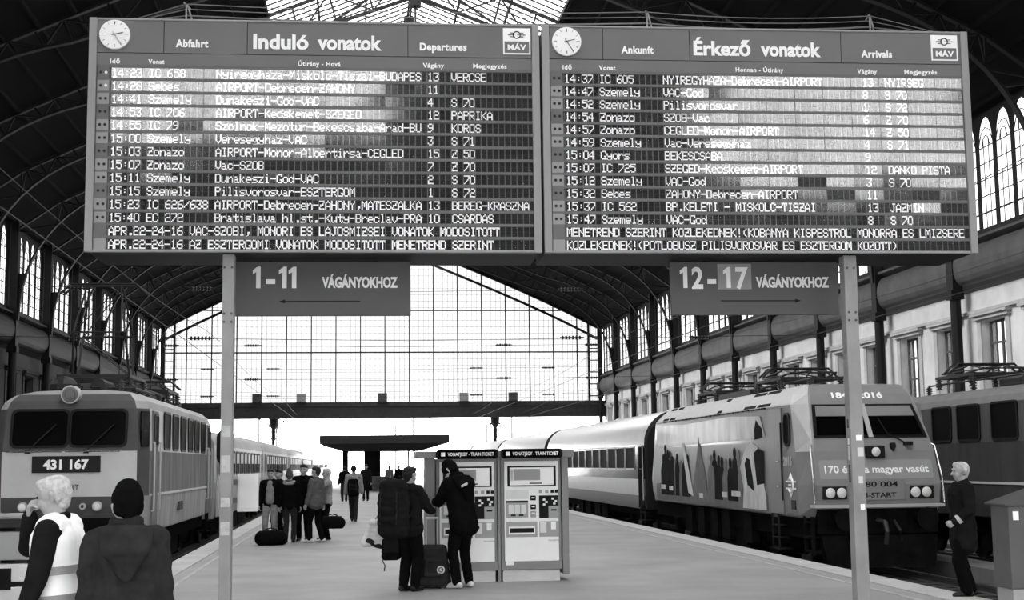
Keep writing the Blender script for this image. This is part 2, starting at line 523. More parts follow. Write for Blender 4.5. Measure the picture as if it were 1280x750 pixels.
gf = struct(m.build('window_42', M_iron)); b.build('glazing_bar', M_iron2, gf); g.build('pane', G_gable, gf)
m = MB(); m.box(XL - .6, XR + .6, YG - .9, YG + .3, 6.2, 7.6); m.box(XL - .6, XR + .6, YG - 1.05, YG - .9, 7.3, 7.7); m.box(XL - .6, XR + .6, YG - 1.0, YG - .9, 6.15, 6.4)
struct(m.build('gable_girder', mat('girder_paint', 58, .6, var=.2)))
for cx in (-8.0, 12.95):            # ornate columns carrying the gable girder
    m = MB()
    m.loft([[(cx + r * math.cos(2 * PI * k / 12), YG - .3 + r * math.sin(2 * PI * k / 12), z) for k in range(12)] for r, z in ((.4, -.8), (.4, .3), (.2, .4), (.17, 4.2), (.3, 4.3), (.2, 4.45), (.18, 5.2), (.42, 5.6), (.45, 6.2))])
    for s in (-1, 1): m.tube([(cx + s * .2, YG - .3, 4.9), (cx + s * .5, YG - .3, 5.7), (cx + s * 1.3, YG - .3, 6.15)], .06, 6)
    struct(m.build('gable_column', M_iron))
# ---- street front of the hall, behind the camera: unseen, arcade and tall windows shaped for light and board reflections
m, b, g = MB(), MB(), MB()
m.box(XL - 1, XR + 1, YF - .6, YF, 3.4, 10.4)
for x0, x1 in ((XL - 1, -9.6), (-.3, 9.6), (18.6, XR + 1)):
    n = 6
    for i in range(n):
        a, c = x0 + (x1 - x0) * i / n, x0 + (x1 - x0) * (i + 1) / n
        zt = (zr(a), zr(c))
        m.add([(a, YF - .6, 10.4), (c, YF - .6, 10.4), (c, YF, 10.4), (a, YF, 10.4), (a, YF - .6, zt[0]), (c, YF - .6, zt[1]), (c, YF, zt[1]), (a, YF, zt[0])],
              [(0, 3, 2, 1), (4, 5, 6, 7), (0, 1, 5, 4), (1, 2, 6, 5), (2, 3, 7, 6), (3, 0, 4, 7)])
m.box(-9.6, -.3, YF - .6, YF, 10.4, 11.9); 
for x in (-18.4, -11, -4, 3.2, 10.4, 17.5, 23.2): m.box(x - .5, x + .5, YF - .6, YF, -1, 8.0)
fw = struct(m.build('wall_front', M_dkwall))
for x0, x1, z0 in ((-9.6, -.3, 11.9), (9.6, 18.6, 10.4)):
    n = 3
    for i in range(n + 1):
        x = x0 + (x1 - x0) * i / n; b.box(x - .07, x + .07, YF - .3, YF - .2, z0, zr(x))
    for z in (13.2, 15.8): b.box(x0, x1, YF - .3, YF - .2, z - .05, z + .05)
    p = [(x0, z0), (x1, z0)] + [(x1 + (x0 - x1) * i / 6, zr(x1 + (x0 - x1) * i / 6)) for i in range(7)]
    g.prism(p, lambda a, c: (a, YF - .26, c), lambda a, c: (a, YF - .25, c))
fr = struct(b.build('window_43', M_iron)); g.build('pane', G_front, fr)
# ---------------------------------------------------------------- gantry: two flap boards, posts, hanging signs
M_board = mat('board_grey_paint', 112, .45, var=.05, scale=1.3)
M_frame = mat('board_aluminium', 146, .45, var=.06, scale=1.5, stretch=(1, 1, .2))
M_row = mat('row_panel_grey', 104, .5, var=.08, scale=2)
M_flap = mat('black_flap', 22, .6, spec=.1)
M_white = mat('white_lettering', 250, .6)
M_dial = mat('clock_dial_white', 245, .4)
M_black = mat('black_paint', 18, .5)
M_dot = mat('dot_lamp_dark', 40, .3)
M_dotw = mat('dot_lamp_white', 240, .4)
M_post = mat('post_worn_paint', 140, .6, var=.22, scale=2.2, stretch=(1, 1, .5))
M_sign = mat('sign_grey_paint', 92, .5, var=.06, scale=1.5)
M_kbox = mat('box_offwhite', 200, .6, var=.06)
M_signlt = mat('sign_patch_grey', 150, .5)
def cover_glass():
    m = bpy.data.materials.new('flap_cover_glass'); m.use_nodes = True
    nt = m.node_tree; nt.nodes.remove(nt.nodes['Principled BSDF'])
    tr = nt.nodes.new('ShaderNodeBsdfTransparent'); gl = nt.nodes.new('ShaderNodeBsdfGlossy'); gl.inputs['Roughness'].default_value = .09
    gl.inputs['Color'].default_value = (.095, .095, .095, 1)
    ad = nt.nodes.new('ShaderNodeAddShader')
    nt.links.new(tr.outputs[0], ad.inputs[0]); nt.links.new(gl.outputs[0], ad.inputs[1])
    nt.links.new(ad.outputs[0], nt.nodes['Material Output'].inputs[0])
    return m
M_cover = cover_glass()
GLYPH = {}
_src = ("!00005F0000 (001C224100 )0041221C00 ,0080703000 -0808080808 .0000606000 /2010080402 03E4141413E 100427F4000 27249494946 "
        "32141494D33 41814127F10 52745454539 63C4A494931 74121110907 83649494936 946494929" "1E :0000140000 A7C1211127C B7F49494936 C3E41414122 D7F4141413E "
        "E7F49494941 F7F09090901 G3E41415173 H7F0808087F I00417F4100 J2040413F01 K7F08142241 L7F40404040 M7F021C027F N7F0408107F O3E4141413E P7F09090906 "
        "R7F09192946 S2649494932 T03017F0103 U3F4040403F V1F2040201F Z6159494D43 Y0304780403 a2054547840 b7F28444438 c3844444428 d384444287F e3854545418 "
        "g18A4A49C78 h7F08040478 i00447D4000 k7F10284400 l00417F4000 m7C04780478 n7C08040478 o3844444438 r7C08040408 s4854545424 t04043F4424 u3C4040207C "
        "v1C2040201C y4C9090907C z4464544C44")
for tok in _src.split():
    GLYPH[tok[0]] = [int(tok[1 + 2 * i:3 + 2 * i], 16) for i in range(5)]
PITCH, ROWP, Z1 = .0666, .14669, 6.096
def dot_text(mb, s, col, x0, zc, y):
    px, pz = .0122, .0146
    for i, ch in enumerate(s):
        g = GLYPH.get(ch)
        if not g: continue
        xc = x0 + (col + i) * PITCH + .004
        for c, bits in enumerate(g):
            r = 0
            while r < 8:
                if bits >> r & 1:
                    e = r
                    while e + 1 < 8 and bits >> (e + 1) & 1: e += 1
                    za, zb = zc + .051 - r * pz, zc + .051 - (e + 1) * pz
                    a = xc + c * px; b = a + px + .0012
                    mb.add([(a, y, zb), (b, y, zb), (b, y, za), (a, y, za)], [(0, 1, 2, 3)])
                    r = e + 1
                else: r += 1
DEP = [("14:23", "IC 658", "Nyiregyhaza-Miskolc-Tiszai-BUDAPES", "13", "VERCSE"), ("14:28", "Sebes", "AIRPORT-Debrecen-ZAHONY", "11", ""),
       ("14:41", "Szemely", "Dunakeszi-God-VAC", "4", "S 70"), ("14:53", "IC 706", "AIRPORT-Kecskemet-SZEGED", "12", "PAPRIKA"),
       ("14:55", "IC 79", "Szolnok-Mezotur-Bekescsaba-Arad-BU", "9", "KOROS"), ("15:00", "Szemely", "Veresegyhaz-VAC", "3", "S 71"),
       ("15:03", "Zonazo", "AIRPORT-Monor-Albertirsa-CEGLED", "15", "Z 50"), ("15:07", "Zonazo", "Vac-SZOB", "7", "Z 70"),
       ("15:11", "Szemely", "Dunakeszi-God-VAC", "2", "S 70"), ("15:15", "Szemely", "Pilisvorosvar-ESZTERGOM", "1", "S 72"),
       ("15:23", "IC 626/638", "AIRPORT-Debrecen-ZAHONY,MATESZALKA", "13", "BEREG-KRASZNA"), ("15:40", "EC 272", "Bratislava hl.st.-Kuty-Breclav-PRA", "10", "CSARDAS"),
       ("APR.22-24-16 VAC-SZOBI, MONORI ES LAJOSMIZSEI VONATOK MODOSITOTT",), ("APR.22-24-16 AZ ESZTERGOMI VONATOK MODOSITOTT MENETREND SZERINT",)]
ARR = [("14:37", "IC 605", "NYIREGYHAZA-Debrecen-AIRPORT", "13", "NYIRSEG"), ("14:47", "Szemely", "VAC-God", "8", "S 70"), ("14:52", "Szemely", "Pilisvorosvar", "1", "S 72"),
       ("14:54", "Zonazo", "SZOB-Vac", "6", "Z 70"), ("14:57", "Zonazo", "CEGLED-Monor-AIRPORT", "14", "Z 50"), ("14:59", "Szemely", "Vac-Veresegyhaz", "4", "S 71"),
       ("15:04", "Gyors", "BEKESCSABA", "9", ""), ("15:07", "IC 725", "SZEGED-Kecskemet-AIRPORT", "12", "DANKO PISTA"), ("15:12", "Szemely", "VAC-God", "3", "S 70"),
       ("15:32", "Sebes", "ZAHONY-Debrecen-AIRPORT", "11", ""), ("15:37", "IC 562", "BP.KELETI - MISKOLC-TISZAI", "13", "JAZMIN"), ("15:47", "Szemely", "VAC-God", "8", "S 70"),
       ("MENETREND SZERINT KOZLEKEDNEK!(KOBANYA KISPESTROL MONORRA ES LMIZSERE",), ("KOZLEKEDNEK!(POTLOBUSZ PILISVOROSVAR ES ESZTERGOM KOZOTT)",)]
# shared flap module: five split flaps in a grey carrier, and the glass in front of it
fm = MB()
for i in range(5):
    x = (i - 2) * PITCH
    fm.box(x - .0275, x + .0275, -.004, .004, .0012, .054); fm.box(x - .0275, x + .0275, -.004, .004, -.054, -.0012)
FLAPS = fm.build('flaps', M_flap).data
gm = MB(); gm.box(-.1655, .1655, -.002, .002, -.056, .056)
COVER = gm.build('cover_glass', M_cover).data
for o in [o for o in COL.objects if o.name in ('flaps', 'cover_glass')]: bpy.data.objects.remove(o)
BR = -0.022
def flap_board(name, label, u0, u1, t0, rows, dots, clock_x, words, logo, divs, hdr_words, seed):
    root = thing(name, label, 'departure board' if 'dep' in name else 'arrivals board', (0, 15, 4.10), BR)
    org = (0, 0, 4.10)
    rnd = random.Random(seed)
    B = lambda mb, nm, mt, par=root, **k: mb.build(nm, mt, par, org, **k)
    t1 = t0 + 70 * PITCH
    h = MB(); h.box(u0 + .02, u1 - .02, .03, 1.1, 4.115, 6.70); B(h, 'housing', M_iron)
    f = MB()
    f.box(u0, u0 + .085, -.02, .06, 4.10, 6.713); f.box(u1 - .085, u1, -.02, .06, 4.10, 6.713)
    f.box(u0 + .085, u1 - .085, -.012, .05, 4.10, 4.128); f.box(u0 + .085, u1 - .085, -.012, .05, 6.69, 6.713)
    B(f, 'frame', M_frame, bevel=.006)
    a, b = u0 + .085, u1 - .085
    h = MB()
    xs = [a] + divs + [b]
    for p, q in zip(xs, xs[1:]): h.box(p + .004, q - .004, 0, .03, 6.325, 6.69)
    hp = B(h, 'header_panel', M_board)
    for wd, x0, x1, zb, cap, bold in words:
        t = MB(); lettering(t, wd, x0, x1, zb, cap, y=-.006, bold=bold * (1 if cap > .1 else .75), track=1.0 if cap > .1 else 1.1); B(t, 'title_word', M_white, hp)
    h = MB()
    h.box(a, b, .004, .03, 6.172, 6.318); ch = B(h, 'column_heading_strip', M_board)
    for wd, x0, x1 in hdr_words:
        t = MB(); lettering(t, wd, x0, x1, 6.200, .052, y=-.001, bold=.004, track=1.1); B(t, 'heading_word', M_white, ch)
    # clock
    c = MB(); c.cyl((clock_x, -.03, 6.518), (clock_x, .0, 6.518), .166, 40); c.cyl((clock_x, -.034, 6.518), (clock_x, .0, 6.518), .160, 40)
    ck = B(c, 'clock', M_dial, smooth=True)
    k = MB()
    for i in range(12):
        an = 2 * PI * i / 12; r0 = .122 if i % 3 else .112
        k.bar((clock_x + math.sin(an) * r0, -.036, 6.518 + math.cos(an) * r0), (clock_x + math.sin(an) * .146, -.036, 6.518 + math.cos(an) * .146), .008, .003)
    B(k, 'hour_mark', M_black, ck)
    for an, l0, l1, wd in ((math.radians(76), -.03, .095, .012), (math.radians(147), -.035, .138, .009)):
        k = MB(); s_, c_ = math.sin(an), math.cos(an)
        k.bar((clock_x + s_ * l0, -.04, 6.518 + c_ * l0), (clock_x + s_ * l1, -.04, 6.518 + c_ * l1), wd, .003)
        B(k, 'clock_hand', M_black, ck)
    # railway emblem plate
    lx0, lx1 = logo; z0, z1 = 6.365, 6.668
    p = MB(); p.box(lx0, lx1, -.008, .0, z0, z1); lp = B(p, 'emblem_plate', M_white)
    d = MB(); d.box(lx0 + .016, lx1 - .016, -.011, -.006, z0 + .016, z0 + .148); B(d, 'plate_band', M_board, lp)
    e = MB(); lettering(e, 'MÁV', lx0 + .05, lx1 - .05, z0 + .05, .062, y=-.014, bold=.006, track=1.08); B(e, 'plate_lettering', M_white, lp)
    e = MB(); cx, cz = (lx0 + lx1) / 2, z0 + .225
    arc = [(cx + .040 * math.cos(t_), -.010, cz + .040 * math.sin(t_)) for t_ in [math.radians(-215 + i * 25) for i in range(16)]]
    e.tube(arc, .006, 6)
    for q, ln in ((.022, .075), (0, .100), (-.022, .075)):
        e.bar((cx - ln, -.010, cz + q), (cx - .03, -.010, cz + q), .008, .006); e.bar((cx + .005 if q == 0 else cx + .03, -.010, cz + q), (cx + ln, -.010, cz + q), .008, .006)
    B(e, 'emblem', M_black, lp)
    # rows
    for r, row in enumerate(rows):
        zc = Z1 - r * ROWP
        m = MB()
        m.box(a, b, .022, .03, zc - ROWP / 2, zc + ROWP / 2)
        m.box(a, b, .0, .026, zc + .058, zc + ROWP / 2 + .0145)
        m.box(t1, b, .0, .026, zc - .058, zc + .058)
        for k_ in range(15): x = t0 + k_ * 5 * PITCH; m.box(x - .003, x + .003, .004, .026, zc - .06, zc + .06)
        rw = B(m, 'display_row', M_row)
        m = MB(); m.box(a + .012, t0 - .02, -.002, .024, zc - .06, zc + .06); ib = B(m, 'indicator_box', M_frame if r % 3 else M_row, rw)
        if r < 12:
            for q, on in zip((-.028, .028), dots[r]):
                m = MB(); xc = (a + t0) / 2 + q - .004; m.cyl((xc, -.006, zc), (xc, .0, zc), .0165, 14); B(m, 'indicator_lamp', M_dotw if on else M_dot, rw)
        t = MB()
        if len(row) == 1: dot_text(t, row[0], 0, t0, zc, .0125)
        else:
            for s_, col in zip(row, (0, 6, 17, 52, 56)): dot_text(t, s_, col, t0, zc, .0125)
        B(t, 'flap_lettering', M_white, rw)
        for k_ in range(14):
            x = t0 + (k_ * 5 + 2.5) * PITCH
            for nm, dt, y in (('flap_module', FLAPS, .017), ('cover_glass', COVER, .006)):
                o = bpy.data.objects.new(nm, dt); COL.objects.link(o); o.parent = rw
                o.location = (x, y, zc - 4.10)
                if nm == 'cover_glass':
                    o.rotation_euler = (math.radians(rnd.gauss(0, .55)), 0, math.radians(rnd.gauss(0, .35)))
    return root
dd = [(0, 1), (0, 1), (0, 0)] + [(0, 0)] * 9
flap_board('departure_board', 'grey departures board with clock and rows of white flap lettering', -2.955, 2.02, -2.71, DEP, dd, -2.678,
           [('Abfahrt', -2.02, -1.665, 6.395, .085, .012), ('Induló', -1.175, -.565, 6.392, .165, .016), ('vonatok', -.465, .248, 6.392, .165, .016), ('Departures', .672, 1.2, 6.398, .085, .012)],
           (1.612, 1.922), [-2.15, -1.24, .54],
           [('Idő', -2.725, -2.62), ('Vonat', -2.315, -2.14), ('Útirány - Hová', -.68, -.21), ('Vágány', .705, .945), ('Megjegyzés', 1.27, 1.65)], 3)
flap_board('arrivals_board', 'grey arrivals board with clock, right of the departures board', 2.05, 7.04, 2.30, ARR, [(0, 0)] * 12, 2.333,
           [('Ankunft', 2.96, 3.33, 6.398, .085, .012), ('Érkező', 3.795, 4.46, 6.392, .165, .016), ('vonatok', 4.58, 5.285, 6.392, .165, .016), ('Arrivals', 5.765, 6.13, 6.392, .085, .012)],
           (6.602, 6.918), [2.75, 3.752, 5.527],
           [('Idő', 2.285, 2.39), ('Vonat', 2.70, 2.89), ('Honnan - Útirány', 4.28, 4.84), ('Vágány', 5.71, 5.945), ('Megjegyzés', 6.27, 6.66)], 5)
# posts
def post(x, label, wd):
    root = thing('gantry_post', label, 'post', (x, 15.2 + BR * x, 0), BR)
    m = MB()
    m.box(-wd / 2, wd / 2, -.085, .085, 0, 4.095); m.build('shaft', M_post, root, bevel=.008)
    m = MB(); m.box(-wd / 2 - .12, wd / 2 + .12, -.2, .2, 0, .025); m.build('base_plate', M_iron2, root)
    for z in (3.35, 3.44, 3.95):
        for s in (-.04, .04):
            m = MB(); m.cyl((s, -.095, z), (s, -.085, z), .014, 8); m.build('bolt', M_iron2, root)
    return root
pl = post(-1.425, 'grey gantry post under the departures board, white box behind it', .125)
pr = post(5.575, 'grey gantry post covered in stickers under the arrivals board', .15)
for (x, z, w_, h_, g_) in ((-.075, 2.18, .05, .10, 'black_paint'), (-.075, 1.98, .05, .07, 'white_lettering'), (-.075, 1.85, .05, .16, 'sticker_pale'), (-.075, 1.62, .05, .2, 'black_paint'), (.02, 2.02, .07, .06, 'white_lettering'), (.03, 1.86, .07, .1, 'sticker_pale'), (.02, 1.55, .05, .08, 'sticker_pale'), (.03, 1.25, .05, .06, 'white_lettering')):
    m = MB()
    mt = mat('sticker_pale', 205, .6) if g_ == 'sticker_pale' else MATS[g_]
    if x < 0: m.box(-.0765, -.0745, -w_ / 2, w_ / 2, z - h_ / 2, z + h_ / 2)
    else: m.box(x - w_ / 2, x + w_ / 2, -.0865, -.0845, z - h_ / 2, z + h_ / 2)
    m.build('sticker', mt, pr)
for z, h_ in ((2.1, .12), (1.72, .18), (1.35, .1), (1.05, .14)):
    m = MB(); m.box(-.05, .045, -.0865, -.0845, z, z + h_); m.build('sticker', mat('sticker_grey', 178, .6, var=.2, scale=12), pl)
t = thing('junction_box', 'white box mounted behind the left gantry post', 'box', (-1.22, 15.75, 1.28), 0)
m = MB(); m.box(-.13, .10, -.08, .08, 0, .42); m.build('case', M_kbox, t, bevel=.012)
m = MB(); m.box(-.11, .08, -.088, -.08, .03, .39); m.build('lid', M_kbox, t, bevel=.004)
m = MB(); m.box(-.17, -.13, -.4, -.03, .1, .16); m.box(-.17, -.13, -.4, -.03, .3, .36); m.build('bracket', M_iron2, t)
# hanging signs
def hang_sign(label, u0, u1, big, bx, word, wx, arrow, patch=None):
    root = thing('hanging_sign', label, 'sign', (0, 15.72, 3.480), BR); root.scale = (1.037, 1.037, 1.037)
    org = (0, 0, 3.42)
    m = MB(); m.box(u0, u1, .0, .07, 3.42, 4.02); m.build('panel', M_sign, root, org, bevel=.006)
    m = MB()
    for q in (.2, .8):
        x = u0 + (u1 - u0) * q; m.box(x - .02, x + .02, .02, .05, 4.02, 4.032)
    m.build('hanger', M_iron, root, org)
    if patch:
        m = MB(); m.box(patch[0], patch[1], -.004, .001, 3.71, 4.0); m.build('number_patch', M_signlt, root, org)
    for wd, x0, x1 in big:
        m = MB()
        if '1' in wd:            # flagged figure ones, the 2 and 7 from the lettering
            n_ = len(wd); cw = (x1 - x0) / n_
            for i, ch in enumerate(wd):
                if ch == '1':
                    xr = x0 + cw * i + cw * .62 if n_ > 1 else x1
                    m.plate((xr, -.008, 3.725), (1, 0, 0), (0, 0, 1), [(0, 0), (0, .24), (-.032, .24), (-.085, .20), (-.085, .155), (-.048, .178), (-.048, 0)], -.004)
                else: lettering(m, ch, x0 + cw * i, x0 + cw * (i + 1), 3.725, .24, y=-.008, bold=.022)
        else: lettering(m, wd, x0, x1, 3.725, .24, y=-.008, bold=.022)
        m.build('number', M_white, root, org)
    m = MB(); lettering(m, word, wx[0], wx[1], 3.735, .115, y=-.006, bold=.014); m.build('word', M_white, root, org)
    m = MB(); a, b = arrow; z = 3.578; s = 1 if b > a else -1
    m.box(a, b, -.006, .001, z - .006, z + .006); m.plate((b, -.006, z), (1, 0, 0), (0, 0, 1), [(s * .02, 0), (-s * .05, .022), (-s * .05, -.022)], -.006)
    m.build('arrow', M_black, root, org)
hang_sign('grey hanging sign for tracks 1-11 with a left arrow', -1.36, .568, [('1', -1.17, -1.08), ('-', -1.02, -.92), ('11', -.86, -.65)], None, 'VÁGÁNYOKHOZ', (-.41, .425), (.013, -.86))
hang_sign('grey hanging sign for tracks 12-17 with a right arrow', 3.50, 5.44, [('12', 3.61, 3.87), ('-', 3.92, 4.02), ('17', 4.10, 4.39)], None, 'VÁGÁNYOKHOZ', (4.48, 5.33), (4.07, 4.98), (4.04, 4.43))
# cable run along the top of the boards
root = thing('cable_run', 'bundle of thin cables on small brackets along the board tops', 'cables', (0, 15, 6.713), BR)
org = (0, 0, 6.713)
for x in (-1.93, 3.29, 5.93):
    m = MB(); m.bar((x, .12, 6.716), (x, .12, 6.93), .016); m.bar((x + .07, .16, 6.716), (x + .01, .14, 6.93), .016); m.bar((x - .02, .08, 6.93), (x + .02, .3, 6.93), .014)
    m.build('bracket', M_frame, root, org)
for i, (z, y) in enumerate(((6.92, .1), (6.88, .16), (6.83, .22), (6.79, .12), (6.75, .26))):
    pts = [(-2.9 + i * .1, y, 6.715)]
    for x0, x1 in ((-2.55, -1.93), (-1.93, 3.29), (3.29, 5.93), (5.93, 6.8)):
        for q in range(1, 9):
            t_ = q / 8; x = x0 + (x1 - x0) * t_
            hgt = z - (.05 if x1 - x0 > 1 else 0) * 4 * t_ * (1 - t_)
            if x0 < -2: hgt = 6.715 + (z - 6.715) * t_
            if x1 > 6.2: hgt = 6.715 + (z - 6.715) * (1 - t_)
            pts.append((x, y, hgt))
    m = MB(); m.tube(pts, .006, 5); m.build('cable', mat('cable_grey', 105, .5), root, org)
# ---------------------------------------------------------------- trains
M_lt = mat('loco_light_paint', 190, .45, var=.08, scale=1.2)
M_md = mat('loco_mid_paint', 112, .6, spec=.06, var=.28, scale=2.5, stretch=(1, 1, .18))
M_dk = mat('loco_dark_paint', 80, .6, spec=.06, var=.12, scale=1.5)
M_skirt = mat('loco_skirt_streaked', 160, .7, spec=.05, var=.2, scale=3, stretch=(1, 1, .15))
M_roofl = mat('loco_roof_pale', 150, .5, var=.12, scale=1.2)
M_under = mat('underframe_black', 20, .9, spec=.03, var=.4, scale=4)
M_wheel = mat('wheel_steel', 62, .5, metal=.4)
M_glass = mat('vehicle_glass', 8, .12, spec=.4)
M_pane = mat('dusty_side_pane', 8, .6, spec=.05)
M_gasket = mat('window_gasket', 16, .5)
M_chrome = mat('bright_metal', 200, .25, metal=.9)
M_lens = mat('lamp_lens', 225, .15, spec=.8)
M_insul = mat('insulator_brown', 48, .3)
M_gear = mat('roof_gear_dark', 38, .5, var=.2)
M_gl = mat('light_steel', 178, .45)

def pantograph(root, cx, yc, z, up=0.0, org=(0, 0, 0)):
    """diamond pantograph; up is how far the head stands above its base"""
    m = MB()
    for s in (-.75, .75): m.bar((cx + s, yc - 1.1, z), (cx + s, yc + 1.1, z), .07)
    for q in (-1.1, -.4, .4, 1.1): m.bar((cx - .75, yc + q, z), (cx + .75, yc + q, z), .06)
    p = m.build('pantograph', M_gear, root, org)
    for sx in (-.75, .75):
        for q in (-.95, .95):
            m = MB()
            for i in range(4): m.cyl((cx + sx, yc + q, z - .30 + i * .07), (cx + sx, yc + q, z - .27 + i * .07), .085, 10); m.cyl((cx + sx, yc + q, z - .27 + i * .07), (cx + sx, yc + q, z - .23 + i * .07), .05, 10)
            m.build('insulator', M_insul, p, org)
    h = max(.22, up); kn = max(.35, 1.25 - h * .32)
    m = MB()
    for s in (-1, 1):
        for x in (-.62, .62):
            m.tube([(cx + x, yc + s * .25, z + .05), (cx + x * .9, yc + s * kn, z + h * .48)], .028, 6)
            m.tube([(cx + x * .9, yc + s * kn, z + h * .48), (cx + x * .6, yc + s * .12, z + h)], .022, 6)
        m.tube([(cx - .56, yc + s * kn, z + h * .48), (cx + .56, yc + s * kn, z + h * .48)], .022, 6)
        m.tube([(cx - .56, yc + s * kn, z + h * .48), (cx + .37, yc + s * .12, z + h)], .014, 5)
        m.tube([(cx + .62, yc + s * .25, z + .05), (cx - .56, yc + s * kn, z + h * .48)], .014, 5)
    m.build('arm', M_gear, p, org)
    m = MB()
    for s in (-.16, .16): m.tube([(cx - .95, yc + s, z + h - .18), (cx - .72, yc + s, z + h + .04), (cx + .72, yc + s, z + h + .04), (cx + .95, yc + s, z + h - .18)], .03, 6)
    m.build('collector_head', M_gear, p, org)
    return p
def bogie(root, cx, yc, org, gauge=.75, wr=.46, zr_=-.55, axles=(-1.25, 1.25)):
    m = MB()
    for s in (-1.02, 1.02):
        m.prism([(-2.0, .25), (2.0, .25), (2.0, .02), (1.5, -.12), (.7, -.12), (.4, -.22), (-.4, -.22), (-.7, -.12), (-1.5, -.12), (-2.0, .02)],
                lambda a, b: (cx + s - .07, yc + a, b + .02), lambda a, b: (cx + s + .07, yc + a, b + .02))
        for q in axles:
            m.box(cx + s - .13, cx + s + .13, yc + q - .2, yc + q + .2, -.28, .08)
            for r in (-.34, .34): m.tube([(cx + s, yc + q + r, -.1 + i * .04 - .0) for i in range(9)], .09, 8)
    m.box(cx - 1.0, cx + 1.0, yc - .3, yc + .3, -.1, .3)
    b = m.build('bogie', M_under, root, org)
    for q in axles:
        for s in (-gauge, gauge):
            w_ = MB(); w_.cyl((cx + s - .06, yc + q, zr_ + wr), (cx + s + .06, yc + q, zr_ + wr), wr, 28); w_.cyl((cx + s - .14, yc + q, zr_ + wr), (cx + s + .14, yc + q, zr_ + wr), .16, 16)
            w_.build('wheel', M_wheel, b, org, smooth=True)
    return b
def buffers(root, cx, y, z, org, d=-1):
    for s in (-.87, .87):
        m = MB(); m.cyl((cx + s, y, z), (cx + s, y + d * .35, z), .11, 16); m.cyl((cx + s, y + d * .35, z), (cx + s, y + d * .5, z), .075, 16); m.cyl((cx + s, y + d * .5, z), (cx + s, y + d * .54, z), .23, 24); m.box(cx + s - .2, cx + s + .2, y - .03, y + .03, z - .2, z + .2)
        m.build('buffer', M_under, root, org, smooth=True)
def side_window(root, X, d, y0, y1, z0, z1, org, r=.1, name='side_window', gm=None, fm=None):
    """window set into a side wall; d is the outward x direction"""
    yc, zc, w_, h = (y0 + y1) / 2, (z0 + z1) / 2, y1 - y0, z1 - z0
    u = (0, -1, 0) if d < 0 else (0, 1, 0)
    f = MB(); f.ring((X - d * .01, yc, zc), u, (0, 0, 1), rrect(w_ + .10, h + .10, r + .05), rrect(w_, h, r), .035)
    fo = f.build(name, fm or M_gasket, root, org)
    g = MB(); g.plate((X - d * .01, yc, zc), u, (0, 0, 1), rrect(w_ + .01, h + .01, r), .018); g.build('pane', gm or M_pane, fo, org)
    return fo
def round_lamp(root, c, r, org, d=-1, name='headlight', lens=None):
    m = MB(); x, y, z = c
    m.cyl((x, y + .25, z), (x, y, z), r, 28); m.tube([(x, y, z), (x, y + d * .03, z)], [r, r * .93], 28)
    o = m.build(name, M_gl, root, org, smooth=True)
    g = MB(); g.ball((x, y + d * .02, z), r * .86, 24, sq=(1, .22, 1)); g.build('lens', lens or M_lens, o, org, smooth=True)
    g = MB(); g.tube([(x + r * .5 * math.cos(t_), y + d * .2 * r, z + r * .5 * math.sin(t_)) for t_ in [2 * PI * i / 20 for i in range(21)]], r * .07, 5); g.build('reflector_ring', M_gear, o, org)
    return o
def body_loft(cx, y0, L, levels, mats_fn):
    rings = []
    for z, yf, hf, yc, hw in levels:
        rings.append([(cx + x, y0 + y, z) for x, y in ((-hf, yf), (hf, yf), (hw, yc), (hw, L - yc), (hf, L - yf), (-hf, L - yf), (-hw, L - yc), (-hw, yc))])
    return MB().loft(rings, mats=mats_fn)

